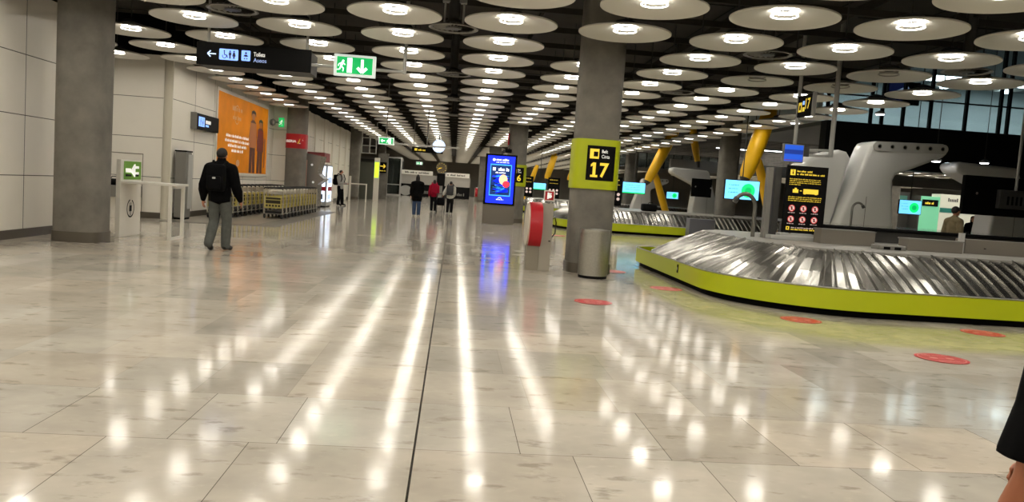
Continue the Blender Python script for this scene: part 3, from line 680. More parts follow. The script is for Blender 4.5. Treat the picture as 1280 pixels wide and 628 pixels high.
# ------------------------------------------------------------------ hall end: hoarding, banners, clocks
t = thing('end_hoarding', 'grey and black hoarding closing the far end of the hall', 'hoarding', (-5.5, 81.0, 0))
MB().box(0, 0, 1.2, 7.1, .15, 2.16).build('grey_board', mat('hoarding_grey', (168, 164, 156), .5), t); MB().box(0, -.03, 0, 7.1, .15, 1.2).build('black_board', M_black, t)
F = Face((0, -.03, 0)); F.disc(.65, .52, .62, M_lgrey, 28, .5).words(2.4, .3, 4.2, .28, M_grey, 12); F.build('graphics', t)
for i, (x_, w_, lab) in enumerate(((-5.5, 3.3, 'white printed banner left of the dark clock at the hall end'), (-1.25, 2.75, 'white printed banner right of the dark clock at the hall end'))):
    t = thing('white_banner', lab, 'banner', (x_, 80.7, 2.16)); MB().box(0, 0, 0, w_, .08, .42).build('board', mat('banner_white', (240, 237, 228), .5), t); F = Face((0, 0, 0)); F.words(.5, .12, w_ - .9, .18, M_dgrey, 30 + i); F.build('print', t)
def clock(x, y, z, r, face, hands, lab, rods=True):
    t = thing('wall_clock', lab, 'clock', (x, y, z)); n = 32
    mb = MB(); mb.prism([(r * 1.06 * cos(2 * pi * k / n), r * 1.06 * sin(2 * pi * k / n)) for k in range(n)], 0, .14, 'y'); mb.build('case', M_grey, t, True)
    F = Face((0, 0, 0)); F.disc(0, 0, r, face, 32); F.up(2)
    for k in range(12): a = pi / 6 * k; F.line((r * .80 * sin(a), r * .8 * cos(a)), (r * .93 * sin(a), r * .93 * cos(a)), r * .06, hands)
    F.build('dial', t); F = Face((0, 0, 0)); F.k = 3; a = radians(262); F.line((0, 0), (r * .55 * sin(a), r * .55 * cos(a)), r * .1, hands); a = radians(250); F.line((-r * .1 * sin(a), -r * .1 * cos(a)), (r * .78 * sin(a), r * .78 * cos(a)), r * .07, hands); F.build('hands', t)
    if rods:
        MB().tube([(0, .07, r), (0, .07, ZC - z)], .03, 8).build('hanging_rod', M_steeld, t, True)
clock(-.98, 45, 3.54, .36, mat('clock_lit', (215, 228, 250), .4, emit=(205, 222, 250), strength=.75), dk, 'round lit white clock hanging over the aisle')
clock(-1.35, 80.45, 3.0, .52, mat('clock_bronze', (92, 80, 58), .5), M_signyel, 'dark clock on the black post at the hall end', False)
t = thing('clock_post', 'black post under the dark clock between the end banners', 'post', (-1.75, 80.5, 0)); MB().box(0, 0, 1.2, .8, .25, 2.45).build('black_block', M_black, t); MB().box(.2, .0, 0, .6, .2, 1.2).build('foot', M_grey, t)
t = thing('hanging_direction_sign', 'long black hanging sign with yellow lettering behind the lit clock', 'sign', (-2.53, 46, 3.16)); MB().box(0, 0, 0, 1.78, .12, .30, b=.01).build('board', M_black, t); F = Face((0, 0, 0)); F.rect(.15, .09, .3, .22, M_signyel).words(.36, .09, .4, .11, M_signyel, 4); F.build('lettering', t)
for xx in (.1, 1.68): MB().tube([(xx, .06, .3), (xx, .06, ZC - 3.16)], .02, 8).build('hanging_pole', M_grey, t, True)
exit_sign(-3.4, 70, 2.95, .55, .25, 'tiny green exit sign over the far hall end', True, pole=True)

# ------------------------------------------------------------------ blue advertising screen
t = thing('advertising_screen', 'tall blue lit advertising screen on a grey plinth', 'screen', (1.2, 31.7, 0))
MB().box(.0, .03, 0, 1.27, .40, .80, b=.01).build('plinth', mat('plinth_grey', (112, 106, 94), .5), t); MB().box(.0, 0, .78, 1.25, .22, 2.80, b=.015).build('bezel', M_black, t)
bl = mat('screen_blue', (20, 40, 235), .3, emit=(16, 40, 240), strength=1.25)
F = Face((0, 0, .78)); F.rect(.08, .07, 1.17, 1.95, bl).up(2)
dkb = mat('screen_navy', (10, 30, 70), .3, emit=(14, 50, 110), strength=.8); cy_ = mat('screen_cyan', (70, 170, 235), .3, emit=(60, 165, 235), strength=1.0); wht = mat('screen_white', (235, 240, 255), .3, emit=(235, 240, 255), strength=1.1)
F.rect(.20, .36, 1.05, 1.62, cy_).up(3).rect(.23, .40, 1.02, 1.58, dkb).up(4)
R = random.Random(5)
for i in range(22): F.poly([(max(.25, min(1.0, .3 + R.random() * .65 + .09 * cos(q) * R.uniform(.6, 1.5))), max(.42, min(1.2, .45 + R.random() * .1 + (i / 22) * .7 + .06 * sin(q)))) for q in (0, 1.2, 2.5, 3.7, 5)], R.choice((cy_, bl, mat('screen_deep', (6, 12, 30), .3, emit=(8, 18, 40), strength=.6))))
F.up(5).disc(.74, 1.02, .17, mat('screen_peach', (240, 190, 150), .3, emit=(240, 190, 150), strength=1.0), 24, .2).up(6).disc(.86, .84, .14, mat('screen_red', (235, 50, 70), .3, emit=(235, 50, 70), strength=1.0), 20, .13)
F.up(5).words(.3, 1.36, .66, .13, wht, 14).words(.42, 1.26, .42, .06, wht, 15).disc(.33, 1.79, .055, wht, 16).words(.42, 1.76, .52, .085, wht, 16).words(.42, 1.68, .52, .04, wht, 17).words(.5, .2, .3, .04, wht, 18); F.ring(.64, .22, .07, .09, wht, 14, 20, 160)
F.build('lit_display', t)
# camera on the column above the screen
t = thing('security_camera', 'small black camera housing on the column above the blue screen', 'camera', (2.21, 33.6, 2.95)); MB().box(-.16, -.16, 0, .12, .1, .16, b=.03).build('housing', M_black, t); MB().tube([(0, .1, .1), (0.04, .34, .2)], .03, 8).build('arm', M_black, t, True)
t = thing('fire_call_point', 'small red fire alarm plate high on the column behind the blue screen', 'alarm', (2.2, 34.0, 3.3)); MB().box(-.03, -.1, 0, .02, .1, .5, b=.01).build('plate', M_red, t); MB().box(-.035, -.05, .2, -.03, .05, .3).build('button', M_white, t)

# ------------------------------------------------------------------ fire hose reel station, litter bin
def reel(x, y, lab):
    t = thing('fire_hose_station', lab, 'fire hose', (x, y, 0)); 
    MB().box(.0, 0, 0, .24, .34, .50, b=.006).build('plinth', mat('station_grey', (140, 133, 118), .45), t)
    MB().box(.24, .02, 0, .46, .36, 1.26, b=.006).build('post', mat('station_light', (168, 162, 148), .45), t)
    n = 40; mb = MB(); c_ = (.17, .84)
    mb.prism([(c_[0] + .425 * cos(2 * pi * k / n), c_[1] + .425 * sin(2 * pi * k / n)) for k in range(n)], .02, .25, 'x'); dr = mb.build('red_drum', M_red, t, True)
    mb = MB(); mb.prism([(c_[0] + .40 * cos(2 * pi * k / n), c_[1] + .40 * sin(2 * pi * k / n)) for k in range(n)], -.015, .02, 'x'); mb.build('cover_plate', mat('reel_cream', (206, 196, 178), .4), dr, True)
    MB().box(.26, .0, 1.3, .46, .03, 1.5, b=.004).build('sign_plate', M_white, t); MB().box(.34, .01, 1.25, .38, .03, 1.32).build('sign_stem', M_grey, t)
    F = Face((.26, 0, 1.3)); F.rect(.02, .02, .18, .18, M_red).up(2).rect(.06, .04, .09, .16, M_signwhite).disc(.11, .09, .035, M_signwhite).rect(.09, .13, .14, .15, M_signwhite); F.build('pictogram', t)
    MB().tube([(.46, .2, .95), (.52, .2, 1.0), (.55, .2, .9), (.54, .2, .7), (.48, .2, .62)], .012, 6).build('hose_loop', M_rubber, t, True)
    MB().lathe([(0, 0), (.018, 0), (.018, .02), (0, .02)], 10, .42, .0, .55).build('lock', M_black, t)
reel(1.41, 14.62, 'red fire hose reel station on a grey post left of the belt 17 column')
reel(1.95, 73.2, 'distant red fire hose reel at the far end of the column line')
t = thing('litter_bin', 'round ribbed steel litter bin at the foot of the belt 17 column', 'bin', (2.56, 13.95, 0))
mb = MB(); n = 96; prof = []
for z in (.05, .80): prof.append([((.262 + .006 * (k % 2)) * cos(2 * pi * k / n), (.262 + .006 * (k % 2)) * sin(2 * pi * k / n), z) for k in range(n)])
mb.add(prof[0] + prof[1], [(k, (k + 1) % n, n + (k + 1) % n, n + k) for k in range(n)]); mb.build('ribbed_body', M_steel, t, True, angle=80)
MB().lathe([(.0, .8), (.262, .8), (.268, .82), (.262, .86), (.20, .87), (.19, .80)], 40).build('rim', M_steel, t, True); MB().lathe([(0, 0), (.255, 0), (.255, .05), (0, .05)], 32).build('base', M_black, t, True)

# ------------------------------------------------------------------ baggage carousels
def rrect(x0, y0, x1, y1, rad, seg=14):
    """closed outline, corners fl,fr,br,bl radii in rad, anticlockwise from front-left"""
    pts = []
    for (cx, cy, r, t0) in ((x0 + rad[0], y0 + rad[0], rad[0], 180), (x1 - rad[1], y0 + rad[1], rad[1], 270), (x1 - rad[2], y1 - rad[2], rad[2], 0), (x0 + rad[3], y1 - rad[3], rad[3], 90)):
        pts += [(cx + r * cos(radians(t0 + 90 * i / seg)), cy + r * sin(radians(t0 + 90 * i / seg))) for i in range(seg + 1)]
    return pts
def resample(o, i_, step):
    """pairs (outer, inner) at equal spacing on the outer outline"""
    out = []; acc = 0; n = len(o)
    for k in range(n):
        a, b_ = Vector(o[k]), Vector(o[(k + 1) % n]); p, q = Vector(i_[k]), Vector(i_[(k + 1) % n]); L = (b_ - a).length; m_ = (a + b_) / 2; L = max(L, 1e-6)
        s = acc
        while s < L: out.append((a.lerp(b_, s / L), p.lerp(q, s / L))); s += step
        acc = s - L
    return out
M_slat = mat('slat_steel', (172, 170, 164), .22, 1.0, noise=.05, scale=2)
def carousel(x, y, lab, W=13.0, D=6.75, board=True):
    t = thing('baggage_carousel', lab, 'carousel', (x, y, 0))
    rad = (2.0, 1.5, 1.5, .45); o = rrect(0, 0, W, D, rad); 
    ins = lambda d, rr=None: rrect(d, d, W - d, D - d, [max(.05, r - d) for r in (rr or rad)])
    sk = MB(); n = len(o)
    def band(pa, za, pb, zb, material):
        sk_ = [(*p, za) for p in pa] + [(*p, zb) for p in pb]; return sk_, [(k, (k + 1) % n, n + (k + 1) % n, n + k) for k in range(n)]
    for a in ((o, .10, o, .40), (o, .40, ins(.05), .40), (ins(.05), .40, ins(.05), .30), (o, .10, ins(.08), .10)): sk.add(*band(*a, None))
    so = sk.build('skirt', M_lime, t, True)
    rim = MB(); rim.tube([(*p, .402) for p in o] + [(*o[0], .402)], .012, 6); rim.build('skirt_rim', M_steel, so, True)
    kb = MB(); kb.add(*band(ins(.10), 0, ins(.10), .12, None)); kb.build('kick_plate', M_blackm, t)
    br = (2.2, 1.8, 1.8, 1.5); bo = rrect(.07, .07, W - .07, D - .07, br); bi = rrect(1.1, 1.1, W - 1.1, D - 1.1, [r - 1.03 for r in br])
    RS = random.Random(11); pr = resample(bo, bi, .19); sl = MB(); q = len(pr)
    for k in range(q):
        (a, p), (b_, s) = pr[k], pr[(k + 1) % q]; e = b_ - a; es = s - p; b2 = b_ + e * .12; s2 = s + es * .12
        jt = RS.uniform(-.004, .004); tl = .04 + RS.uniform(-.016, .018); nf = 5
        fr_ = (0, .35, .7, .93, 1); vs = []
        for f_ in fr_:
            z = .36 + .50 * f_ ** .94 + .01 * sin(pi * f_); u = a.lerp(p, f_); w = b2.lerp(s2, f_); m_ = u.lerp(w, .55)
            vs += [(u.x, u.y, z + tl), (m_.x, m_.y, z + tl * .48 + .004 + jt * .3), (w.x, w.y, z)]
        sl.add(vs, [(3 * i + c_, 3 * i + c_ + 1, 3 * i + 4 + c_, 3 * i + 3 + c_) for i in range(4) for c_ in (0, 1)])
        vs2 = [vs[3 * i] for i in range(5)] + [(vs[3 * i][0], vs[3 * i][1], vs[3 * i][2] - tl - .01) for i in range(5)]; sl.add(vs2, [(i, i + 1, 5 + i + 1, 5 + i) for i in range(4)])
    slo = sl.build('slat_belt', M_slat, t)
    un = MB(); un.add([(*p, .345) for p in bo] + [(*p, .845) for p in bi], [(k, (k + 1) % n, n + (k + 1) % n, n + k) for k in range(n)]); un.add([(*p, .31) for p in ins(.05)] + [(*p, .30) for p in bo], [(k, (k + 1) % n, n + (k + 1) % n, n + k) for k in range(n)]); un.build('bearing_bed', M_blackm, t)
    il = MB(); ii = rrect(1.08, 1.08, W - 1.08, D - 1.08, [r - 1.03 for r in br]); i3 = rrect(1.35, 1.35, W - 1.35, D - 1.35, [max(.1, r - 1.28) for r in br])
    il.add([(*p, .80) for p in ii] + [(*p, .90) for p in ii] + [(*p, .93) for p in i3], [(k, (k + 1) % n, n + (k + 1) % n, n + k) for k in range(n)] + [(n + k, n + (k + 1) % n, 2 * n + (k + 1) % n, 2 * n + k) for k in range(n)])
    il.add([(*p, .93) for p in i3], [tuple(range(n))]); il.build('island_deck', mat('island_grey', (150, 148, 142), .4), t)
    # badge on the skirt corner
    return t
YC = 10.65
carousel(4.05, YC, 'lime-skirted carousel with fanned steel slats, nearest on the right')
carousel(4.2, YC + 19.9, 'second lime-skirted carousel, seen past the belt 17 column')
carousel(4.2, YC + 39.4, 'third lime-skirted carousel, seen beside the blue screen column')
t = thing('skirt_badge', 'small dark badge on the corner of the nearest lime skirt', 'badge', (4.045, YC + 3.1, .20)); MB().box(-.008, -.03, 0, .006, .03, .15, b=.003).build('plate', M_black, t); MB().box(-.01, -.015, .05, -.008, .015, .10).build('mark', M_lgrey, t)

# yellow painted bands around the carousels
def yband(x, y, name, W=13.0, D=6.75):
    m = MATS.get('yellow_stone')
    if not m:
        m = bpy.data.materials.new('yellow_stone'); m.use_nodes = True; MATS['yellow_stone'] = m; stone_nodes(m, lin((212, 207, 164)), False, 'wear')
    def ring(dl, df): return rrect(-dl, -df, W + 1, D + df, (2.0 + min(dl, df), 1.5, 1.5, 1.0 + min(dl, df)), 14)
    R_ = [(ring(.05, .30), 0), (ring(.14, .55), .85), (ring(.7, 1.9), 1), (ring(.95, 2.35), 0)]
    n = len(R_[0][0]); vs = []; al = []
    for r_, a in R_: vs += [(p[0] + x, p[1] + y, .003) for p in r_]; al += [a] * n
    fs = [(i * n + k, i * n + (k + 1) % n, (i + 1) * n + (k + 1) % n, (i + 1) * n + k) for i in range(3) for k in range(n)]
    me = bpy.data.meshes.new(name); me.from_pydata(vs, [], fs); me.materials.append(m); at = me.attributes.new('wear', 'FLOAT', 'POINT'); at.data.foreach_set('value', al)
    link(name, me, None, 'structure')
yband(4.05, YC, 'floor_marking'); yband(4.2, YC + 19.9, 'floor_marking')

# red distancing stickers
for i, (x_, y_, lab) in enumerate(((2.02, 10.78, 'red oval floor sticker in front of the steel litter bin'), (3.63, 12.9, 'red floor sticker beside the left end of the nearest lime skirt'), (4.74, 10.20, 'red floor sticker at the foot of the nearest skirt bend'), (7.14, 9.96, 'red floor sticker close to the skirt at the right'), (5.29, 7.97, 'red floor sticker nearest to the camera, off the yellow band'), (3.2, 15.3, 'faint red floor sticker between litter bin and lime skirt'), (3.6, 26.5, 'red floor sticker in front of the second carousel'))):
    t = thing('floor_sticker', lab, 'sticker', (x_, y_, .0045), 0, 'red distancing floor stickers')
    MB().lathe([(0, 0), (.265, 0), (.265, .002), (0, .002)], 40).build('red_disc', M_stick, t)
    F = Face((0, 0, .002), (1, 0, 0), (0, 1, 0), (0, 0, .001)); pw = mat('sticker_pale', (238, 168, 160), .4); F.ring(0, 0, .225, .24, pw).words(-.14, .12, .28, .05, pw, i).words(-.12, -.17, .24, .05, pw, i + 5)
    for s in (-1, 1): F.disc(s * .09, 0, .045, pw, 14)
    F.line((-.03, 0), (.03, 0), .02, pw); F.build('print', t)

# island furniture of the nearest carousel
t = thing('infeed_conveyor', 'dark raised infeed conveyor along the middle of the nearest carousel', 'conveyor', (6.9, 14.9, .93))
MB().box(0, 0, 0, 8.6, 1.4, .24).build('frame', M_dgrey, t); mb = MB()
for k in range(44): mb.add([(.05 + k * .194, -.02, .262), (.235 + k * .194, -.02, .25), (.235 + k * .194, 1.4, .30), (.05 + k * .194, 1.4, .312)], [(0, 1, 2, 3)])
mb.build('slat_surface', M_slat, t); MB().tube([(0, -.06, .25), (8.6, -.06, .25)], .035, 8).build('edge_rail', M_black, t, True)
gp = mat('guard_grey', (118, 112, 102), .45)
for i, (x0, x1, y_, z1, lab) in enumerate(((6.2, 7.15, 12.9, 1.17, 'grey guard panel at the left end of the infeed conveyor'), (7.4, 8.35, 12.35, 1.12, 'low grey guard box in front of the infeed conveyor, left of the post'), (8.55, 11.2, 12.6, 1.17, 'long grey guard panel with bolts at the right of the island'))):
    t = thing('guard_panel', lab, 'panel', (x0, y_, .925)); MB().box(0, 0, 0, x1 - x0, .28, z1 - .925, b=.012).build('panel', gp, t)
    if i == 2:
        for q in (.35, 1.55): MB().lathe([(0, 0), (.02, 0), (.02, .01), (0, .01)], 10, q, 0, .1).build('bolt', M_black, t)
        MB().box(-.1, -.03, 0, -.04, .06, .34).build('end_post', M_lgrey, t)
    else: MB().box(-.01, -.01, z1 - .935, x1 - x0 + .01, .29, z1 - .915).build('cap_strip', M_grey, t)
t = thing('socket_box', 'small grey box with two dark slots on the island rim', 'box', (6.75, 12.05, .905)); MB().box(0, 0, 0, .46, .25, .10, b=.02).build('case', M_grey, t); F = Face((0, 0, 0)); F.rect(.08, .03, .19, .075, M_black).rect(.26, .03, .37, .075, M_black); F.build('slots', t)
# stepped pale plinth carrying the information board
t = thing('board_plinth', 'pale grey plinth under the black information board', 'plinth', (5.5, 13.3, .93)); MB().box(0, 0, 0, 1.45, .55, .07, b=.01).build('step', M_lgrey, t); MB().box(.2, .1, .07, 1.25, .5, .11).build('cap', M_lgrey, t)
t = thing('information_board', 'black information board with yellow heading and six prohibition icons', 'sign', (5.74, 13.42, .985))
MB().box(0, 0, .07, .73, .06, 1.24, b=.006).build('board', M_black, t); MB().box(.14, .02, .055, .17, .05, .09).build('leg', M_steeld, t); MB().box(.56, .02, .055, .59, .05, .09).build('leg', M_steeld, t)
F = Face((0, 0, .07)); F.rect(.05, 1.0, .14, 1.1, M_signyel).up(2).rect(.085, 1.02, .105, 1.065, M_black).rect(.085, 1.075, .105, 1.09, M_black).up(1)
F.words(.17, 1.06, .3, .03, M_signyel, 1).words(.17, 1.01, .5, .03, M_signyel, 2)
for i in range(4): F.words(.05, .93 - i * .032, .56 if i < 3 else .22, .016, M_signyel, 40 + i)
F.rect(.12, .70, .22, .76, M_signyel).rect(.15, .76, .19, .785, M_signyel).rect(.25, .73, .28, .745, M_signyel).rect(.31, .69, .58, .775, M_signyel).rect(.32, .682, .36, .69, M_signyel).rect(.52, .682, .56, .69, M_signyel)
for i in range(3): F.words(.05, .62 - i * .032, .6, .016, M_signyel, 50 + i)
ic = mat('icon_pale', (238, 214, 208), .5, emit=(238, 214, 208), strength=.3); icr = mat('icon_red', (200, 60, 60), .5, emit=(200, 60, 60), strength=.3)
for r_ in range(2):
    for q in range(3):
        a, b_ = .13 + q * .21, .43 - r_ * .19; F.up(1).disc(a, b_, .058, ic, 20).up(2).ring(a, b_, .047, .06, icr, 20).rect(a - .012, b_ - .03, a + .012, b_ + .03, M_black).line((a - .04, b_ + .04), (a + .04, b_ - .04), .013, icr).up(1); F.words(a - .06, b_ - .085, .12, .014, ic, r_ * 3 + q)
F.rect(.06, .05, .12, .11, M_signyel).words(.15, .085, .4, .02, ic, 61).words(.15, .05, .52, .028, M_signyel, 62); F.up(2).rect(.075, .068, .1, .095, M_black); F.build('lettering', t)
t = thing('duct_posts', 'pair of tall grey posts left of the information board', 'posts', (5.52, 13.55, .93)); MB().box(-.06, 0, 0, .03, .14, 1.24, b=.008).build('post', M_grey, t); MB().box(.08, .04, 0, .2, .18, 1.26, b=.008).build('post', M_dgrey, t)
def goose(x, y, z0, lab, s=1.0, d=1):
    t = thing('bent_pipe', lab, 'pipe', (x, y, z0)); pts = [(0, 0, 0), (0, 0, .45 * s)] + [(-d * .17 * s * (1 - cos(a)), 0, .45 * s + .2 * s * sin(a)) for a in (.3, .6, .9, 1.2, 1.5, 1.8, 2.1, 2.4)]
    MB().tube(pts, .032 * s, 10).build('pipe', M_steeld, t, True); e = pts[-1]; MB().tube([e, (e[0] - d * .04 * s, 0, e[2] - .07 * s)], .045 * s, 10).build('nozzle', M_dgrey, t, True)
goose(5.33, 13.7, .93, 'bent grey pipe with a nozzle left of the information board', 1.15)
goose(8.35, 16.1, 1.2, 'thin bent pipe in front of the large white air diffuser', .75, -1)

# ------------------------------------------------------------------ white air diffusers
def bevel_prism(poly, y0, y1, bev, name, material, parent):
    bm = bmesh.new(); a = [bm.verts.new((x, y0, z)) for x, z in poly]; c_ = [bm.verts.new((x, y1, z)) for x, z in poly]; n = len(poly)
    bm.faces.new(a); bm.faces.new(c_[::-1])
    for i in range(n): bm.faces.new((a[i], c_[i], c_[(i + 1) % n], a[(i + 1) % n]))
    bmesh.ops.recalc_face_normals(bm, faces=bm.faces[:]); es = [e for e in bm.edges if abs(e.verts[0].co.y - e.verts[1].co.y) < 1e-6]
    bmesh.ops.bevel(bm, geom=es, offset=bev, segments=4, affect='EDGES', profile=.5)
    mb = MB(); mb.bm(bm); return mb.build(name, material, parent, True)
def capsule(x0, z0, x1, z1, r, n=8):
    a = math.atan2(z1 - z0, x1 - x0); return [(x1 + r * cos(a + t), z1 + r * sin(a + t)) for t in (-pi / 2 + pi * i / n for i in range(n + 1))] + [(x0 + r * cos(a + t), z0 + r * sin(a + t)) for t in (pi / 2 + pi * i / n for i in range(n + 1))]
def diffuser(x, y, lab, s=1.0, left=True, rz=0.0, mir=1):
    t = thing('air_diffuser', lab, 'air diffuser', (x, y, 0), rz); S = lambda P: [(a * s * mir, b_ * s) for a, b_ in P]
    # right arm and trunk
    arm = [(.75, 3.32), (.66, 3.28), (.60, 3.18), (.02, 1.45), (-.10, 1.0), (-.10, 0), (1.42, 0), (1.42, 1.2), (1.30, 2.36), (1.36, 2.50), (2.56, 3.02), (2.66, 3.12), (2.68, 3.22), (2.64, 3.32), (2.55, 3.38)]
    bevel_prism(S(arm), -.45 * s, .45 * s, .10 * s, 'trunk_arm', M_fair, t)
    if left: bevel_prism(S([(-1.0, 2.35), (-.95, 2.62), (-.75, 2.82), (-.05, 3.06), (.16, 3.02), (.28, 2.85), (-.02, 1.42), (-.14, .9), (-.14, 0), (-.6, 0), (-.6, 1.3)]), -.15 * s, .75 * s, .10 * s, 'left_arm', M_fair, t)
    yn = -.45 * s if mir > 0 else .45 * s; dd = 1 if mir > 0 else -1
    mb = MB(); mb.prism(S(capsule(.78, 3.19, 2.53, 3.235, .12)), yn - .02 * s * dd, yn + .02 * s * dd, 'y'); npz = mb.build('nozzle_plate', M_lgrey, t, True)
    for q in range(6):
        cx = .82 + q * .335; mb = MB(); n = 16; P = lambda r, yy: [((cx * mir + r * cos(2 * pi * k / n)) * s, yn + (yy + .45 * s) * dd, (3.19 + (cx - .78) * .026 + r * sin(2 * pi * k / n)) * s) for k in range(n)]
        mb.add(P(.055, -.485 * s) + P(.04, -.485 * s) + P(.03, -.465 * s), [(i * n + k, i * n + (k + 1) % n, (i + 1) * n + (k + 1) % n, (i + 1) * n + k) for i in range(2) for k in range(n)], M_steeld); mb.add(P(.034, -.474 * s), [tuple(range(n))], M_black); mb.build('nozzle', None, npz)
    sm = MB(); sm.box(.62 * s * mir, -.455 * s, 0, .63 * s * mir, -.448 * s, 1.9 * s); sm.build('seam', M_dgrey, t)
    return t
diffuser(9.86, 20, 'large white forked air diffuser with a row of six nozzles')
diffuser(12.9, 38.4, 'smaller white air diffuser beside the distant black screen', .9, False, 0, -1)
diffuser(11.2, 49.2, 'far white air diffuser below the leaning yellow strut', .8, False)
diffuser(16.6, 22.0, 'white air diffuser at the far right behind the black screens', .92, False, 0, -1)

# hanging black display pairs
def black_display(x, y, z0, w, h, lab, box=True, pole=True):
    t = thing('hanging_display', lab, 'display', (x, y, z0)); MB().box(0, 0, 0, w, .12, h, b=.012).build('black_back', M_blackm, t)
    if box:
        MB().box(w * .45, -.14, h * .2, w * .92, 0, h * .68, b=.01).build('grey_box', M_dgrey, t); F = Face((w * .45, -.14, h * .2))
        for q in range(5): F.rect(w * (.10 + q * .06), h * .1, w * (.13 + q * .06), h * .32, M_black)
        F.build('vent_slots', t)
    if pole: MB().tube([(w * .68, -.08, h * .66), (w * .68, -.08, ZV - z0)], .035, 10).build('hanging_pole', M_lgrey, t, True)
    F = Face((0, 0, 0)); F.disc(w * .18, h * .55, .035, M_grey).disc(w * .96, h * .52, .04, M_lgrey); F.build('fixings', t)
black_display(12.63, 18.9, 1.63, 1.9, .97, 'large black display back with grey vented box at the right edge')
black_display(11.05, 36.4, 1.68, .95, .85, 'smaller black display back beyond the second carousel', False, False)

# sign 17 on poles, blue monitor
t = thing('hanging_belt_sign', 'small black hanging sign with yellow 17 beside the pole', 'sign', (7.15, 15.85, 3.4)); MB().box(0, 0, 0, .07, .68, .44, b=.006).build('case', M_blackm, t); MB().box(-.005, -.04, -.02, .075, .0, .47, b=.006).build('end_post', M_grey, t)
F = Face((0, .68, 0), (0, -1, 0), (0, 0, 1), (-.004, 0, 0)); F.text('17', .38, .14, .22, .22, M_signyel, .02).rect(.06, .1, .22, .3, M_signyel).rect(.25, .24, .34, .32, M_signblue).rect(.25, .1, .36, .19, M_signyel).up(2).rect(.10, .14, .18, .24, M_black); F.build('lettering', t)
MB().tube([(.035, .72, -.62), (.035, .72, ZC - 3.4)], .04, 10).build('hanging_pole', M_lgrey, t, True)
t = thing('blue_monitor', 'small blue lit monitor on a bracket from the hanging pole', 'monitor', (6.82, 16.25, 2.44)); MB().box(0, 0, 0, .44, .10, .38, b=.01).build('case', M_grey, t)
F = Face((0, 0, 0)); F.rect(.02, .02, .42, .36, mat('monitor_blue', (30, 80, 190), .3, emit=(30, 84, 200), strength=.7)).up(2).rect(.02, .17, .42, .26, mat('monitor_navy', (20, 50, 140), .3, emit=(18, 50, 140), strength=.6)).rect(.02, .04, .42, .05, mat('monitor_red', (120, 40, 90), .3, emit=(120, 40, 90), strength=.5)); F.build('lit_display', t)
MB().box(.44, .02, .14, .56, .12, .34).build('back_box', M_dgrey, t); mb = MB(); mb.tube([(.5, .07, .28), (1.02, .02, .30)], .025, 8); mb.tube([(.5, .07, .17), (1.02, .02, .18)], .025, 8); mb.build('bracket', M_lgrey, t, True)
MB().tube([(1.03, .02, .16), (1.03, .02, ZC - 2.44)], .05, 12).build('hanging_pole', M_lgrey, t, True)

# lit hanging belt screens
def belt_screen(x, y, z0, w, h, lab, green=True, wire=True):
    t = thing('belt_screen', lab, 'screen', (x, y, z0)); MB().box(-.02, 0, -.02, w + .02, .08, h + .02, b=.008).build('bezel', M_black, t)
    sb = mat('belt_screen_cyan', (110, 196, 240), .3, emit=(110, 196, 245), strength=1.15); F = Face((0, 0, 0)); F.rect(0, 0, w, h, sb).up(2)
    if green: F.disc(w * .68, h * .48, h * .38, mat('belt_screen_green', (20, 220, 110), .3, emit=(20, 222, 110), strength=1.1), 24).up(3); F.disc(w * .68, h * .48, h * .2, mat('belt_screen_deepgreen', (10, 170, 90), .3, emit=(10, 170, 90), strength=1.0), 20).up(2)
    else: F.rect(0, 0, w, h * .1, mat('belt_screen_green', (20, 220, 110)))
    tx = mat('belt_screen_text', (50, 130, 190), .3, emit=(40, 120, 190), strength=.8)
    for i in range(3): F.words(w * .1, h * (.72 - i * .2), w * (.3 if green else .7), h * .06, tx, 70 + i)
    F.build('lit_display', t)
    if wire: MB().tube([(w * .5, .04, h), (w * .5, .04, (ZV if x > 11.5 and y < 46 else ZC) - z0)], .018, 8).build('hanging_wire', M_dgrey, t, True)
belt_screen(8.68, 25, 1.64, 1.12, .60, 'bright cyan hanging screen with green circle above the nearest slats')
belt_screen(8.13, 38, 1.64, 1.1, .52, 'cyan hanging screen just right of the belt 17 board', False)
belt_screen(16.3, 60, 1.52, .9, .5, 'small cyan screen with green circle beyond the struts')
belt_screen(18.63, 32, 1.56, .95, .56, 'cyan screen with green circle right of the large air diffuser')
belt_screen(4.8, 48, 1.52, .75, .38, 'tiny cyan screen between the two numbered columns', False)
# far prohibition boards
for x_, y_, lab in ((4.1, 48.5, 'distant black information board left of the tiny cyan screen'), (5.7, 48.2, 'distant black information board above the fire sign'), (6.58, 34.2, 'black information board peeping right of the belt 17 board')):
    t = thing('information_board', lab, 'sign', (x_, y_, .93 if y_ < 40 else 0)); z9 = 0 if y_ < 40 else .93; F = Face((0, 0, .1 + z9)); MB().box(0, 0, .1 + z9, .72, .06, 1.35 + z9).build('board', M_black, t); MB().box(.3, .02, 0, .4, .05, .1 + z9).build('leg', M_steeld, t)
    for r_ in range(2):
        for q in range(3): F.disc(.13 + q * .22, .5 - r_ * .2, .07, ic, 14)
    F.words(.1, 1.1, .5, .04, M_signyel, 3).words(.1, .9, .5, .03, M_signyel, 4); F.build('lettering', t)

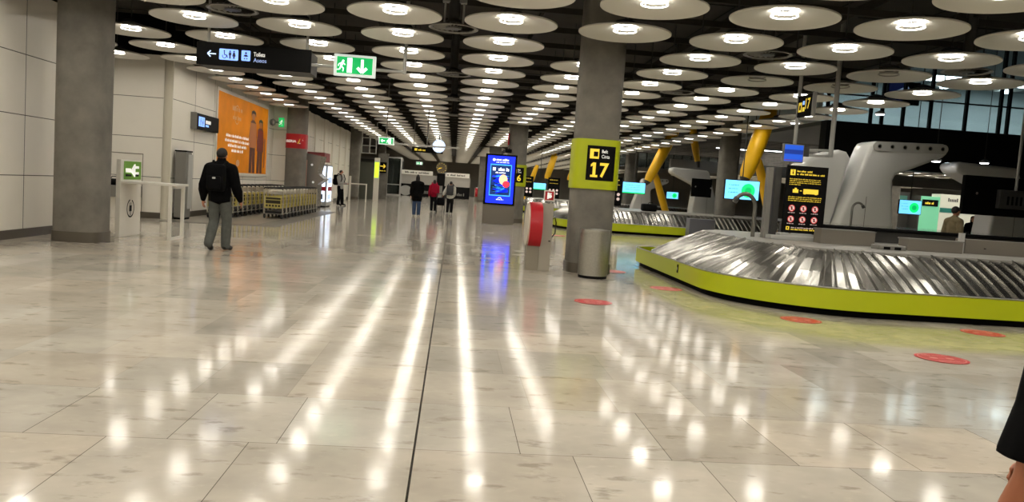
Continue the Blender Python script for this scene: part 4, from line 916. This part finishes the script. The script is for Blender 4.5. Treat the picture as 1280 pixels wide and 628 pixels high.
# ------------------------------------------------------------------ yellow struts
def strut(a, b_, r, lab):
    t = thing('yellow_strut', lab, 'strut', a); v = Vector(b_) - Vector(a); P = lambda f: tuple(v * f)
    MB().tube([P(0), P(.1), P(.5), P(.9), P(1)], [r * .62, r * .85, r, r * .9, r * .7], 14).build('shaft', M_yel, t, True)
    MB().tube([P(-.06), P(0)], [r * .3, r * .62], 12).build('end_cap', M_dgrey, t, True)
strut((10.15, 27.3, 2.4), (11.0, 27.6, 4.95), .30, 'big yellow leaning strut between the column and the blue monitor')
strut((11.9, 28.2, 0), (10.72, 27.7, 3.1), .17, 'short yellow strut crossing behind the big leaning strut')
strut((10.3, 42, 2.35), (11.75, 42.3, 5.4), .30, 'yellow leaning strut above the far white air diffuser')
strut((12.1, 43.4, 0), (10.8, 42.4, 2.75), .2, 'short yellow strut below the far leaning strut')
strut((13.55, 44, 3.7), (12.25, 44.4, 9.45), .24, 'stubby yellow strut high beyond the smaller white diffuser')
strut((6.95, 60, 2.35), (7.5, 60.2, 4.3), .26, 'yellow strut glimpsed left of the belt 17 column')
strut((5.3, 62, 0), (6.4, 62.2, 3.4), .2, 'small yellow strut left of the one beside the belt 17 board')
strut((8.4, 58, 2.3), (9.1, 58.2, 4.2), .28, 'yellow strut touching the left edge of the belt 17 board')
strut((18.3, 34.2, 0), (18.5, 34.7, 3.0), .16, 'thin yellow strut behind the large diffuser trunk')

# ------------------------------------------------------------------ upper gallery at the right
MB().box(14.2, 30.0, 3.25, 34, 30.5, 4.95).build('trim_gallery_fascia', mat('fascia_black', (10, 10, 10), .6), None, kind='structure')
gwm = mat('gallery_wall', (196, 208, 208), .6)
for a_, nm_, m_ in (((14.2, 30.5, 4.8, 34, 40, 4.95), 'floor_gallery', mat('gallery_floor', (90, 92, 90), .5)), ((14.2, 39.8, 4.95, 34, 40, 8.2), 'wall_gallery_back', gwm), ((14.2, 30.0, 8.2, 34, 40, 8.35), 'ceiling_gallery', mat('gallery_ceiling', (120, 124, 124), .6)), ((14.0, 30.5, 4.95, 14.2, 40, 8.2), 'wall_gallery_left', gwm), ((34, 30.5, 4.95, 34.2, 40, 8.2), 'wall_gallery_right', gwm)): MB().box(*a_).build(nm_, m_, None, kind='structure')

t = thing('gallery_glazing', 'row of tall glass panes with black mullions on the upper gallery', 'glazing', (14.2, 30.0, 4.95))
for i, xx in enumerate((0, 1.75, 2.2, 3.05, 4.15, 5.6, 7.0, 7.35, 9.0, 11, 13, 15, 17, 19.8)): MB().box(xx - .05, 0, 0, xx + .05, .14, 3.24).build('mullion', M_black, t)
MB().box(0, .02, 1.02, 19.8, .10, 1.07).build('transom', M_black, t); MB().box(0, .05, 0, 19.8, .07, 3.24).build('pane', glass('gallery_glass', (.8, .86, .86), .10), t)
t = thing('gallery_poster', 'dark poster screen inside the upper gallery', 'poster', (17.0, 30.9, 5.9)); MB().box(0, 0, 0, 1.35, .1, .9).build('panel', M_black, t); F = Face((0, 0, 0)); F.rect(.05, .05, .7, .85, mat('poster_night', (20, 26, 60), .4, emit=(20, 28, 70), strength=.4)).up(2).poly([(.3, .5), (.8, .75), (1.1, .35), (.6, .25)], mat('poster_plane', (180, 190, 210), .4, emit=(160, 175, 205), strength=.5)); F.build('picture', t)
gl_ = MB()
for xx in (15.5, 19.3, 23, 27, 31): tt = None
for i, (xx, lab) in enumerate(((16.2, 'leftmost pendant lamp inside the glazed gallery'), (19.6, 'second pendant lamp inside the glazed gallery'), (21.6, 'third pendant lamp inside the glazed gallery'), (24.5, 'fourth pendant lamp inside the glazed gallery'), (28.5, 'rightmost pendant lamp inside the glazed gallery'))):
    t = thing('gallery_lamp', lab, 'lamp', (xx, 34.5, 7.4), 0, 'gallery pendant lamps'); MB().lathe([(0, 0), (.55, .0), (.75, .03), (.55, .07), (0, .09)], 28).build('dish', M_shade, t, True)
    MB().lathe([(0, -.12), (.2, -.12), (.24, -.03), (0, -.03)], 16).build('glow', mat('gallery_glow', (245, 250, 255), .4, emit=(228, 244, 255), strength=10), t); MB().tube([(0, 0, .05), (0, 0, .797)], .015, 6).build('stem', M_dgrey, t)
for i, (xx, lab) in enumerate(((17.2, 'added unseen fill light panel at the left end of the gallery'), (22.0, 'added unseen fill light panel in the middle of the gallery'), (26.8, 'added unseen fill light panel towards the right of the gallery'), (31.2, 'added unseen fill light panel at the right end of the gallery'))):  # added glowing panels, out of view, only to brighten the gallery interior
    t = thing('gallery_fill_panel', lab, 'lamp', (xx, 36.8, 8.085), 0, 'added gallery fill panels'); MB().box(-1.5, -.8, .02, 1.5, .8, .1).build('housing', M_lgrey, t); MB().box(-1.4, -.7, 0, 1.4, .7, .02).build('diffuser', mat('fill_panel_glow', (240, 248, 255), .4, emit=(232, 242, 246), strength=10), t)
# bright small spotlights hanging under the dark void
for x_, y_, z_, lab in ((13.3, 24.5, 4.62, 'small bright pendant light left of the glazed gallery'), (13.75, 22, 3.1, 'small bright spotlight right of the nozzle plate'), (16.6, 24, 3.3, 'small bright spotlight above the right white diffuser'), (10.0, 23.2, 4.0, 'small bright light under the disc beside the blue monitor')):
    t = thing('spotlight', lab, 'lamp', (x_, y_, z_), 0, 'small bright spotlights'); MB().lathe([(0, 0), (.13, .0), (.16, .04), (.05, .11), (0, .12)], 16).build('housing', M_lgrey, t, True); MB().lathe([(0, -.03), (.11, -.02), (.13, .0), (0, .001)], 14).build('glow', mat('spot_glow', (255, 255, 250), .4, emit=(250, 252, 255), strength=9), t); MB().tube([(0, 0, .1), (0, 0, (ZV if x_ > 11.5 else ZC) - z_)], .012, 6).build('stem', M_dgrey, t)
for x_, w_, y_, z_, lab in ((14.6, 1.7, 44, 4.55, 'left bright linear light beside the big yellow strut'), (17.0, 2.6, 44, 4.6, 'right bright linear light beside the big yellow strut')):
    t = thing('linear_light', lab, 'lamp', (x_, y_, z_)); MB().box(0, 0, 0, w_, .15, .1).build('housing', M_grey, t); MB().box(0, -.01, -.03, w_, .16, 0).build('tube', mat('linear_glow', (245, 250, 255), .4, emit=(240, 247, 255), strength=6), t); MB().tube([(w_ / 2, .07, .1), (w_ / 2, .07, ZV - z_)], .015, 6).build('stem', M_dgrey, t)
MB().box(12.6, 46, 3.2, 34, 46.4, 3.85).build('trim_soffit', mat('soffit_grey', (120, 118, 112), .5), None, kind='structure')
t = thing('gallery_balustrade', 'distant dark-posted balustrade below the far ceiling discs', 'balustrade', (12.5, 64, 3.6)); MB().box(0, 0, 0, 9, .2, .3).build('edge_beam', M_grey, t)
for q in range(13): MB().box(q * .74, .05, .3, q * .74 + .07, .12, 1.5).build('post', M_black, t)
MB().box(0, .08, .3, 9, .1, 1.45).build('pane', glass('rail_glass', (.6, .66, .66), .12), t); MB().tube([(0, .09, 1.5), (9, .09, 1.5)], .04, 8).build('handrail', M_dgrey, t, True)

# far right shops
mint = mat('mint_panel', (120, 196, 158), .4, emit=(110, 196, 150), strength=.35)
t = thing('mint_kiosk', 'mint green lit kiosk behind the cyan screen at the right', 'kiosk', (35.7, 58.5, 0)); MB().box(0, 0, 0, 1.55, 1.2, 3.05).build('body', mint, t); MB().box(-.15, -.02, 0, 0, 1.2, 3.05).build('edge', M_dgrey, t); MB().box(.15, -.06, 2.3, 1.4, 0, 2.8).build('menu_board', M_black, t); F = Face((.15, -.06, 2.3)); F.words(.2, .15, .9, .18, M_signyel, 7); F.build('lettering', t)
t = thing('pale_kiosk', 'pale shop front with a teal stripe right of the mint kiosk', 'kiosk', (37.3, 58.5, 0)); MB().box(0, 0, 0, 5, 1.2, 3.3).build('body', mat('pale_shop', (206, 206, 190), .5, emit=(206, 206, 190), strength=.25), t); MB().box(0, -.04, 1.9, 5, 0, 2.25).build('stripe', mat('teal', (40, 130, 120), .5), t); F = Face((0, 0, 0)); F.words(.6, 2.75, 2.6, .28, M_dgrey, 9); F.build('lettering', t)
t = thing('dark_shopfront', 'dim shop front left of the mint kiosk', 'kiosk', (32.2, 59.5, 0)); MB().box(0, 0, 0, 3.2, 1.2, 3.3).build('body', M_dgrey, t); MB().box(.2, -.03, 2.2, 3.0, 0, 3.0).build('panel', mat('shop_teal', (60, 110, 96), .5, emit=(60, 110, 96), strength=.3), t)
# clutter on the far belts (between carousels)
t = thing('grey_belt_cabinet', 'grey end cabinet at the second carousel next to the blue-lit slats', 'cabinet', (9.15, 30.0, 0)); MB().box(0, 0, .05, 1.0, .5, .80, b=.02).build('body', mat('cab_blue_grey', (96, 98, 108), .4), t); MB().box(.05, .05, 0, .95, .45, .05).build('plinth', M_black, t)
t = thing('dark_suitcase', 'dark suitcase lying on the second carousel', 'suitcase', (8.05, 32.2, .93)); MB().box(-.3, -.2, 0, .3, .2, .3, b=.06).build('shell', M_black, t, True); MB().tube([(-.1, -.2, .28), (-.08, -.24, .36), (.08, -.24, .36), (.1, -.2, .28)], .012, 6).build('handle', M_black, t, True)

# ------------------------------------------------------------------ people
def skin_mesh(pts, edges, root, sub=1):
    """tapered limbs: the hull of the two joint ellipsoids of every bone"""
    out = bmesh.new()
    def rr(n): r = pts[n][3]; return tuple(r) if isinstance(r, tuple) and len(r) == 3 else (r[0], r[1], min(r)) if isinstance(r, tuple) else (r, r, r)
    for a, b_ in edges:
        bm = bmesh.new()
        for nme in (a, b_):
            g_ = bmesh.ops.create_icosphere(bm, subdivisions=2, radius=1); r = rr(nme); c_ = Vector(pts[nme][:3])
            for v in g_['verts']: v.co = c_ + Vector((v.co.x * r[0], v.co.y * r[1], v.co.z * r[2]))
        h = bmesh.ops.convex_hull(bm, input=bm.verts[:]); bmesh.ops.delete(bm, geom=[e for e in h['geom_interior'] + h['geom_unused'] if isinstance(e, bmesh.types.BMVert)], context='VERTS')
        bmesh.ops.recalc_face_normals(bm, faces=bm.faces[:]); me = bpy.data.meshes.new('figure'); bm.to_mesh(me); bm.free(); out.from_mesh(me); bpy.data.meshes.remove(me)
    me = bpy.data.meshes.new('figure'); out.to_mesh(me); out.free(); o = bpy.data.objects.new('figure', me); COL.objects.link(o); return o
def finish(objs, name, material, parent, voxel=None):
    """join evaluated helpers into one continuous mesh"""
    bm = bmesh.new(); dg = bpy.context.evaluated_depsgraph_get()
    for o in objs:
        me = bpy.data.meshes.new_from_object(o.evaluated_get(dg)); me.transform(o.matrix_world); bm.from_mesh(me); bpy.data.meshes.remove(me)
    for o in objs: bpy.data.objects.remove(o)
    me = bpy.data.meshes.new(name); bm.to_mesh(me); bm.free()
    if voxel:
        tmp = bpy.data.objects.new('figure', me); COL.objects.link(tmp); r = tmp.modifiers.new('r', 'REMESH'); r.mode = 'VOXEL'; r.voxel_size = voxel; r.use_smooth_shade = True
        sm = tmp.modifiers.new('s', 'SMOOTH'); sm.iterations = 3; sm.factor = .5
        dg = bpy.context.evaluated_depsgraph_get(); me2 = bpy.data.meshes.new_from_object(tmp.evaluated_get(dg)); bpy.data.objects.remove(tmp); me = me2
    me.materials.clear(); me.materials.append(material)
    for p in me.polygons: p.use_smooth = True
    me.name = name
    return link(name, me, parent)
def ell(c, r, seg=20, rot=None):
    bm = bmesh.new(); bmesh.ops.create_uvsphere(bm, u_segments=seg, v_segments=seg // 2 + 2, radius=1); 
    M_ = Matrix.Translation(c) @ (rot or Matrix()) @ Matrix.Diagonal((*r, 1)); bmesh.ops.transform(bm, matrix=M_, verts=bm.verts[:])
    me = bpy.data.meshes.new('figure'); bm.to_mesh(me); bm.free(); o = bpy.data.objects.new('figure', me); COL.objects.link(o); return o
def lerp(a, b_, f): return tuple(a[i] + (b_[i] - a[i]) * f for i in range(3))
def person(lab, loc, rz, H, pose, cl, voxel=.011, hair=None, hat=None, hairlong=0.0, mask=False, skin=None):
    """faces local +Y. pose: joints in metres for a 1.75 m figure"""
    t = thing('person', lab, 'person', loc, rz); s = H / 1.75; t.scale = (s, s, s)
    J = dict(pel=(0, 0, .95), wa=(0, -.005, 1.08), ch=(0, 0, 1.28), sh=(0, .0, 1.42), nk=(0, .01, 1.50), hd=(0, .03, 1.63))
    for sd, q in ((-1, 'l'), (1, 'r')):
        J['hip' + q] = (sd * .095, 0, .92); J['shd' + q] = (sd * .185, -.01, 1.40); J['kn' + q] = (sd * .10, .02, .50); J['an' + q] = (sd * .10, -.03, .09); J['to' + q] = (sd * .115, .15, .035); J['el' + q] = (sd * .25, -.03, 1.13); J['wr' + q] = (sd * .26, .05, .89)
    J.update(pose)
    P, E = {}, []
    def n(nm, c_, r): P[nm] = (*c_, r)
    n('pel', J['pel'], (.145, .105)); n('wa', J['wa'], (.13, .095)); n('ch', J['ch'], (.15, .11)); n('sh', J['sh'], (.12, .085)); n('nk', J['nk'], .052); n('hd0', lerp(J['nk'], J['hd'], .5), .055)
    E += [('pel', 'wa'), ('wa', 'ch'), ('ch', 'sh'), ('sh', 'nk'), ('nk', 'hd0')]
    for q in 'lr':
        sd = -1 if q == 'l' else 1
        n('hip' + q, J['hip' + q], .088); n('th' + q, lerp(J['hip' + q], J['kn' + q], .45), .076); n('kn' + q, J['kn' + q], .053); n('cf' + q, lerp(J['kn' + q], J['an' + q], .35), .055); n('an' + q, J['an' + q], .038); n('to' + q, J['to' + q], (.042, .03))
        n('shd' + q, J['shd' + q], .058); n('ua' + q, lerp(J['shd' + q], J['el' + q], .5), .047); n('el' + q, J['el' + q], .038); n('fa' + q, lerp(J['el' + q], J['wr' + q], .35), .038); n('wr' + q, J['wr' + q], .026)
        E += [('pel', 'hip' + q), ('hip' + q, 'th' + q), ('th' + q, 'kn' + q), ('kn' + q, 'cf' + q), ('cf' + q, 'an' + q), ('an' + q, 'to' + q), ('sh', 'shd' + q), ('shd' + q, 'ua' + q), ('ua' + q, 'el' + q), ('el' + q, 'fa' + q), ('fa' + q, 'wr' + q)]
    helpers = [skin_mesh(P, E, 'pel')]
    # head
    hd = Vector(J['hd']); helpers += [ell(hd + Vector((0, -.005, .02)), (.076, .094, .105)), ell(hd + Vector((0, .025, -.045)), (.055, .065, .065)), ell(hd + Vector((0, .098, -.012)), (.014, .02, .024), 10), ell(hd + Vector((-.078, -.005, -.005)), (.012, .022, .032), 10), ell(hd + Vector((.078, -.005, -.005)), (.012, .022, .032), 10), ell(hd + Vector((0, .082, .022)), (.045, .012, .012), 10), ell(hd + Vector((0, .085, -.055)), (.026, .012, .01), 10)]
    # hands: palm, four unequal curled fingers, thumb from the side
    for q in 'lr':
        sd = -1 if q == 'l' else 1; w = Vector(J['wr' + q]); d = (w - Vector(J['el' + q])).normalized(); fwd = Vector(J.get('palmfwd' + q, (0, 1, 0))); fwd = (fwd - d * fwd.dot(d)).normalized(); side = d.cross(fwd) * 1.0
        pal = Vector(J.get('pal' + q, (-sd, 0, 0))); pal = (pal - d * pal.dot(d)); pal = (pal - fwd * pal.dot(fwd)).normalized()
        PP = {'w': (*w, .025), 'p': (*(w + d * .05), (.036, .02))}; EE = [('w', 'p')]
        helpers += [ell(w + d * .05, (.001 + .022, .036, .05), 14, Matrix((pal, fwd, d)).transposed().to_4x4())]
        for i, (off, L) in enumerate(((.030, .070), (.010, .080), (-.011, .074), (-.030, .058))):
            b0 = w + d * .085 + fwd * off; b1 = b0 + d * L * .5 + pal * L * .12; b2 = b1 + d * L * .35 + pal * L * .38; helpers.append(skin_mesh({'a': (*(b0 - d * .03), .0095), 'b': (*b0, .0095), 'c': (*b1, .0088), 'd': (*b2, .007)}, [('a', 'b'), ('b', 'c'), ('c', 'd')], 'a'))
        b0 = w + d * .025 + fwd * .022; b1 = b0 + d * .028 + fwd * .028 + pal * .008; b2 = b1 + d * .035 + fwd * .006 + pal * .012; helpers.append(skin_mesh({'a': (*b0, .0125), 'b': (*b1, .0115), 'c': (*b2, .009)}, [('a', 'b'), ('b', 'c')], 'a'))
    finish(helpers, 'body', skin or M_skin, t, voxel)
    g = .016
    def gar(name, keys, edges, material, grow=g, hem=None, vox=voxel * 1.2, extra=None):
        Q = {}
        for k in keys:
            r = P[k][3]
            if isinstance(r, tuple) and len(r) == 3: Q[k] = P[k]; continue
            r = r if isinstance(r, tuple) else (r, r); gg = grow.get(k, g) if isinstance(grow, dict) else grow; Q[k] = (*P[k][:3], (r[0] + gg, r[1] + gg))
        if extra: Q.update(extra[0]); edges = edges + extra[1]
        return finish([skin_mesh(Q, edges, keys[0])], name, material, t, vox)
    tr = ['pel']; te = []
    for q in 'lr': tr += ['hip' + q, 'th' + q, 'kn' + q, 'cf' + q, 'an' + q]; te += [('pel', 'hip' + q), ('hip' + q, 'th' + q), ('th' + q, 'kn' + q), ('kn' + q, 'cf' + q), ('cf' + q, 'an' + q)]
    gar('trousers', tr, te, cl['legs'], dict(anl=.040, anr=.040, cfl=.034, cfr=.034, knl=.034, knr=.034, thl=.022, thr=.022))
    tk = ['pel', 'wa', 'ch', 'sh', 'nk']; tke = [('pel', 'wa'), ('wa', 'ch'), ('ch', 'sh'), ('sh', 'nk')]
    P['hem'] = (*(Vector(J['pel']) - Vector((0, 0, .10 if not cl.get('short') else .06))), (.195, .15, .015)); tk.append('hem'); tke.append(('pel', 'hem'))
    if cl.get('collar'): tk.append('hd0'); tke.append(('nk', 'hd0'))
    for q in 'lr': P['sl' + q] = (*lerp(J['shd' + q], J['el' + q], .80), (.092, .085, .012))
    ends = ['shd', 'ua', 'el', 'fa', 'wr'] if not cl.get('short') else ['shd', 'ua', 'sl']
    if cl.get('long'):
        for q in 'lr': tk.append('hip' + q); tk.append('th' + q); tke += [('pel', 'hip' + q), ('hip' + q, 'th' + q)]
    for q in 'lr':
        pr = 'sh'
        for e in ends: tk.append(e + q); tke.append((pr, e + q)); pr = e + q
    pf = cl.get('puff', .03)
    gar('jacket', tk, tke, cl['top'], {k: pf for k in tk} | {'nk': .02 if not cl.get('collar') else .034, 'hd0': .022, 'wrl': .018, 'wrr': .018, 'pel': pf + .005})
    for q in 'lr':
        sh = [skin_mesh({'a': (*P['an' + q][:3], .05), 'h': (*(Vector(P['an' + q][:3]) + (Vector(P['an' + q][:3]) - Vector(P['to' + q][:3])) * .18 - Vector((0, 0, .035))), .045), 't': (*P['to' + q][:3], (.055, .042))}, [('a', 'h'), ('a', 't')], 'a')]; finish(sh, 'shoe', cl['shoe'], t, voxel)
    if hat: finish([ell(hd + Vector((0, -.01, .04)), (.088, .106, .098))], 'cap', hat, t)
    if hair:
        hs = [ell(hd + Vector((0, -.025, .04)), (.086, .098, .096))]
        if hairlong: hs += [ell(hd + Vector((0, -.05, -.06)), (.085, .06, .12 + hairlong)), ell(hd + Vector((0, -.02, -.02)), (.092, .07, .10))]
        finish(hs, 'hair', hair, t)
    if mask: finish([ell(hd + Vector((0, .055, -.045)), (.058, .052, .05))], 'face_mask', M_white, t)
    return t
def cloth(nm, rgb, r=.9, nz=.15): return mat(nm, rgb, r, noise=nz, scale=14, bump=.3, spec=.1)
k_black = cloth('cloth_black', (7, 7, 8)); k_grey = cloth('cloth_grey', (88, 90, 86)); k_jean = cloth('cloth_denim', (58, 74, 100)); k_dark = cloth('cloth_charcoal', (17, 17, 20)); k_white = cloth('cloth_white', (196, 194, 186)); k_shirt = cloth('cloth_pale', (172, 170, 166)); k_red = cloth('cloth_red', (150, 22, 48)); hair_d = mat('hair_dark', (20, 15, 13), .6); shoe_b = mat('shoe_black', (12, 12, 12), .5); shoe_w = mat('shoe_pale', (190, 188, 184), .5)
def backpack(lab, loc, rz, material, s=1.0, detail=None):
    t = thing('backpack', lab, 'backpack', loc, rz); t.scale = (s, s, s); MB().box(-.15, -.30, -.24, .15, -.13, .22, b=.05).build('bag', material, t, True); MB().box(-.11, -.35, -.20, .11, -.29, .02, b=.025).build('front_pocket', material, t, True)
    mb = MB()
    for sd in (-1, 1): mb.tube([(sd * .09, -.15, .2), (sd * .11, -.06, .27), (sd * .12, .09, .22), (sd * .13, .15, .05), (sd * .15, .08, -.14), (sd * .13, -.13, -.2)], .02, 8)
    mb.build('shoulder_strap', material, t, True)
    if detail: MB().box(-.02, -.356, -.03, .03, -.348, .0).build('tag', detail, t); 
    return t
# man walking away, left
pA = dict(knl=(-.105, .06, .50), anl=(-.11, -.16, .13), tol=(-.12, -.02, .04), knr=(.10, .09, .50), anr=(.105, .06, .085), tor=(.12, .24, .035), ell=(-.265, -.05, 1.12), wrl=(-.295, .03, .87), elr=(.275, -.03, 1.12), wrr=(.315, .10, .88))
person('man walking away in black jacket, dark cap and grey trousers', (-4.2, 14.72, 0), radians(-3), 1.84, pA, dict(legs=k_grey, top=k_black, shoe=shoe_b, puff=.05, collar=True), .009, hat=cloth('cap_dark', (44, 42, 40)), hair=hair_d)
backpack('black backpack worn by the man in the black jacket', (-4.2, 14.72, 1.33), radians(-3), cloth('pack_black', (11, 11, 12)), 1.05, M_lgrey)
# traveller by the vending machine, facing right
pB = dict(ell=(-.22, .05, 1.12), wrl=(-.16, .26, 1.10), elr=(.22, .06, 1.12), wrr=(.14, .27, 1.12), knl=(-.11, .05, .50), anl=(-.13, .06, .09), tol=(-.15, .24, .035))
person('masked traveller in pale top and dark trousers standing by the left wall', (-5.75, 41.0, 0), radians(-115), 1.78, pB, dict(legs=k_dark, top=k_shirt, shoe=shoe_b), .013, hair=hair_d, mask=True)
backpack('black backpack worn by the masked traveller by the left wall', (-5.75, 41.0, 1.30), radians(-115), k_black, 1.15)
# three people walking away down the aisle
pC = dict(knl=(-.10, .05, .50), anl=(-.10, -.10, .11), tol=(-.11, .05, .04), ell=(-.24, -.05, 1.13), elr=(.22, .02, 1.13), wrr=(.18, .15, .95))
person('woman in long black top and jeans walking away down the aisle', (-1.55, 34.3, 0), radians(5), 1.74, pC, dict(legs=k_jean, top=k_black, shoe=shoe_w, puff=.05, long=True), .013, hair=hair_d, hairlong=.12)
person('person with red backpack and dark trousers walking down the aisle', (-.98, 40.5, 0), 0, 1.62, pC, dict(legs=k_dark, top=k_red, shoe=shoe_w, puff=.04), .013, hair=hair_d, hairlong=.02)
backpack('red backpack on the middle walker in the aisle', (-.98, 40.5, 1.20), 0, k_red, 1.1)
person('person in white jacket and black trousers walking down the aisle', (-.15, 39.6, 0), radians(-8), 1.6, dict(pC, ell=(-.32, .0, 1.16), wrl=(-.40, .12, 1.0)), dict(legs=k_dark, top=k_white, shoe=shoe_w, puff=.05), .013, hair=hair_d, hairlong=.0)
backpack('grey backpack on the walker in the white jacket', (-.15, 39.6, 1.18), radians(-8), cloth('pack_grey', (70, 70, 72)), 1.1)
t = thing('pushchair', 'small dark pushchair between the two aisle walkers', 'pushchair', (-.62, 40.6, 0)); mb = MB()
for sd in (-.2, .2): mb.tube([(sd, -.35, .95), (sd, .1, .35), (sd, .35, .1)], .018, 6); mb.tube([(sd, .1, .6), (sd, -.3, .1)], .018, 6)
mb.tube([(-.2, -.35, .95), (.2, -.35, .95)], .02, 6); mb.build('frame', M_dgrey, t, True); MB().box(-.19, -.1, .35, .19, .25, .75, b=.06).build('seat', k_dark, t, True)
for sd in (-.2, .2):
    for yy in (-.3, .35): MB().prism([(yy + .09 * cos(2 * pi * k / 12), .09 + .09 * sin(2 * pi * k / 12)) for k in range(12)], sd - .02, sd + .02, 'x').build('wheel', M_rubber, t)
# man behind the infeed conveyor, looking right
person('dark-haired man in khaki top behind the infeed conveyor at the right', (12.1, 18.35, 0), radians(-80), 1.78, dict(), dict(legs=k_dark, top=cloth('cloth_khaki', (128, 116, 90)), shoe=shoe_b), .012, hair=hair_d)
person('far figure in black near the right-hand diffuser', (18.7, 27.3, 0), radians(160), 1.62, dict(), dict(legs=k_dark, top=k_black, shoe=shoe_b), .015, hair=hair_d, hairlong=.08)
# close bystander at the right edge of the frame: short black sleeve, bare forearm
pF = dict(shdl=(-.185, -.01, 1.40), ell=(-.247, 0, 1.09), wrl=(-.235, .12, .86), elr=(.24, .10, 1.08), wrr=(-.035, .15, 1.055), palmfwdr=(0, 0, 1), palr=(0, -1, 0))
person('bystander in black T-shirt close to the camera at the right edge', (1.435, 1.5, 0), 0, 1.56, pF, dict(legs=k_black, top=mat('tee_black', (5, 5, 6), .9, spec=.1), shoe=shoe_b, short=True, puff=.034), .006, hair=hair_d, skin=mat('skin_warm', (170, 104, 72), .5))

# ------------------------------------------------------------------ world and view
w = bpy.data.worlds.new('world'); sc.world = w; w.use_nodes = True; w.node_tree.nodes['Background'].inputs[0].default_value = (.02, .02, .02, 1); w.node_tree.nodes['Background'].inputs[1].default_value = .3
sc.view_settings.view_transform = 'Standard'; sc.view_settings.look = 'None'; sc.view_settings.gamma = 1; sc.view_settings.exposure = .42; sc.view_settings.use_curve_mapping = False
sc.cycles.use_denoising = True; sc.cycles.max_bounces = 8; sc.cycles.diffuse_bounces = 4; sc.cycles.glossy_bounces = 4; sc.cycles.transparent_max_bounces = 8; sc.cycles.sample_clamp_indirect = 6; sc.cycles.use_light_tree = True; sc.cycles.caustics_reflective = False; sc.cycles.caustics_refractive = False
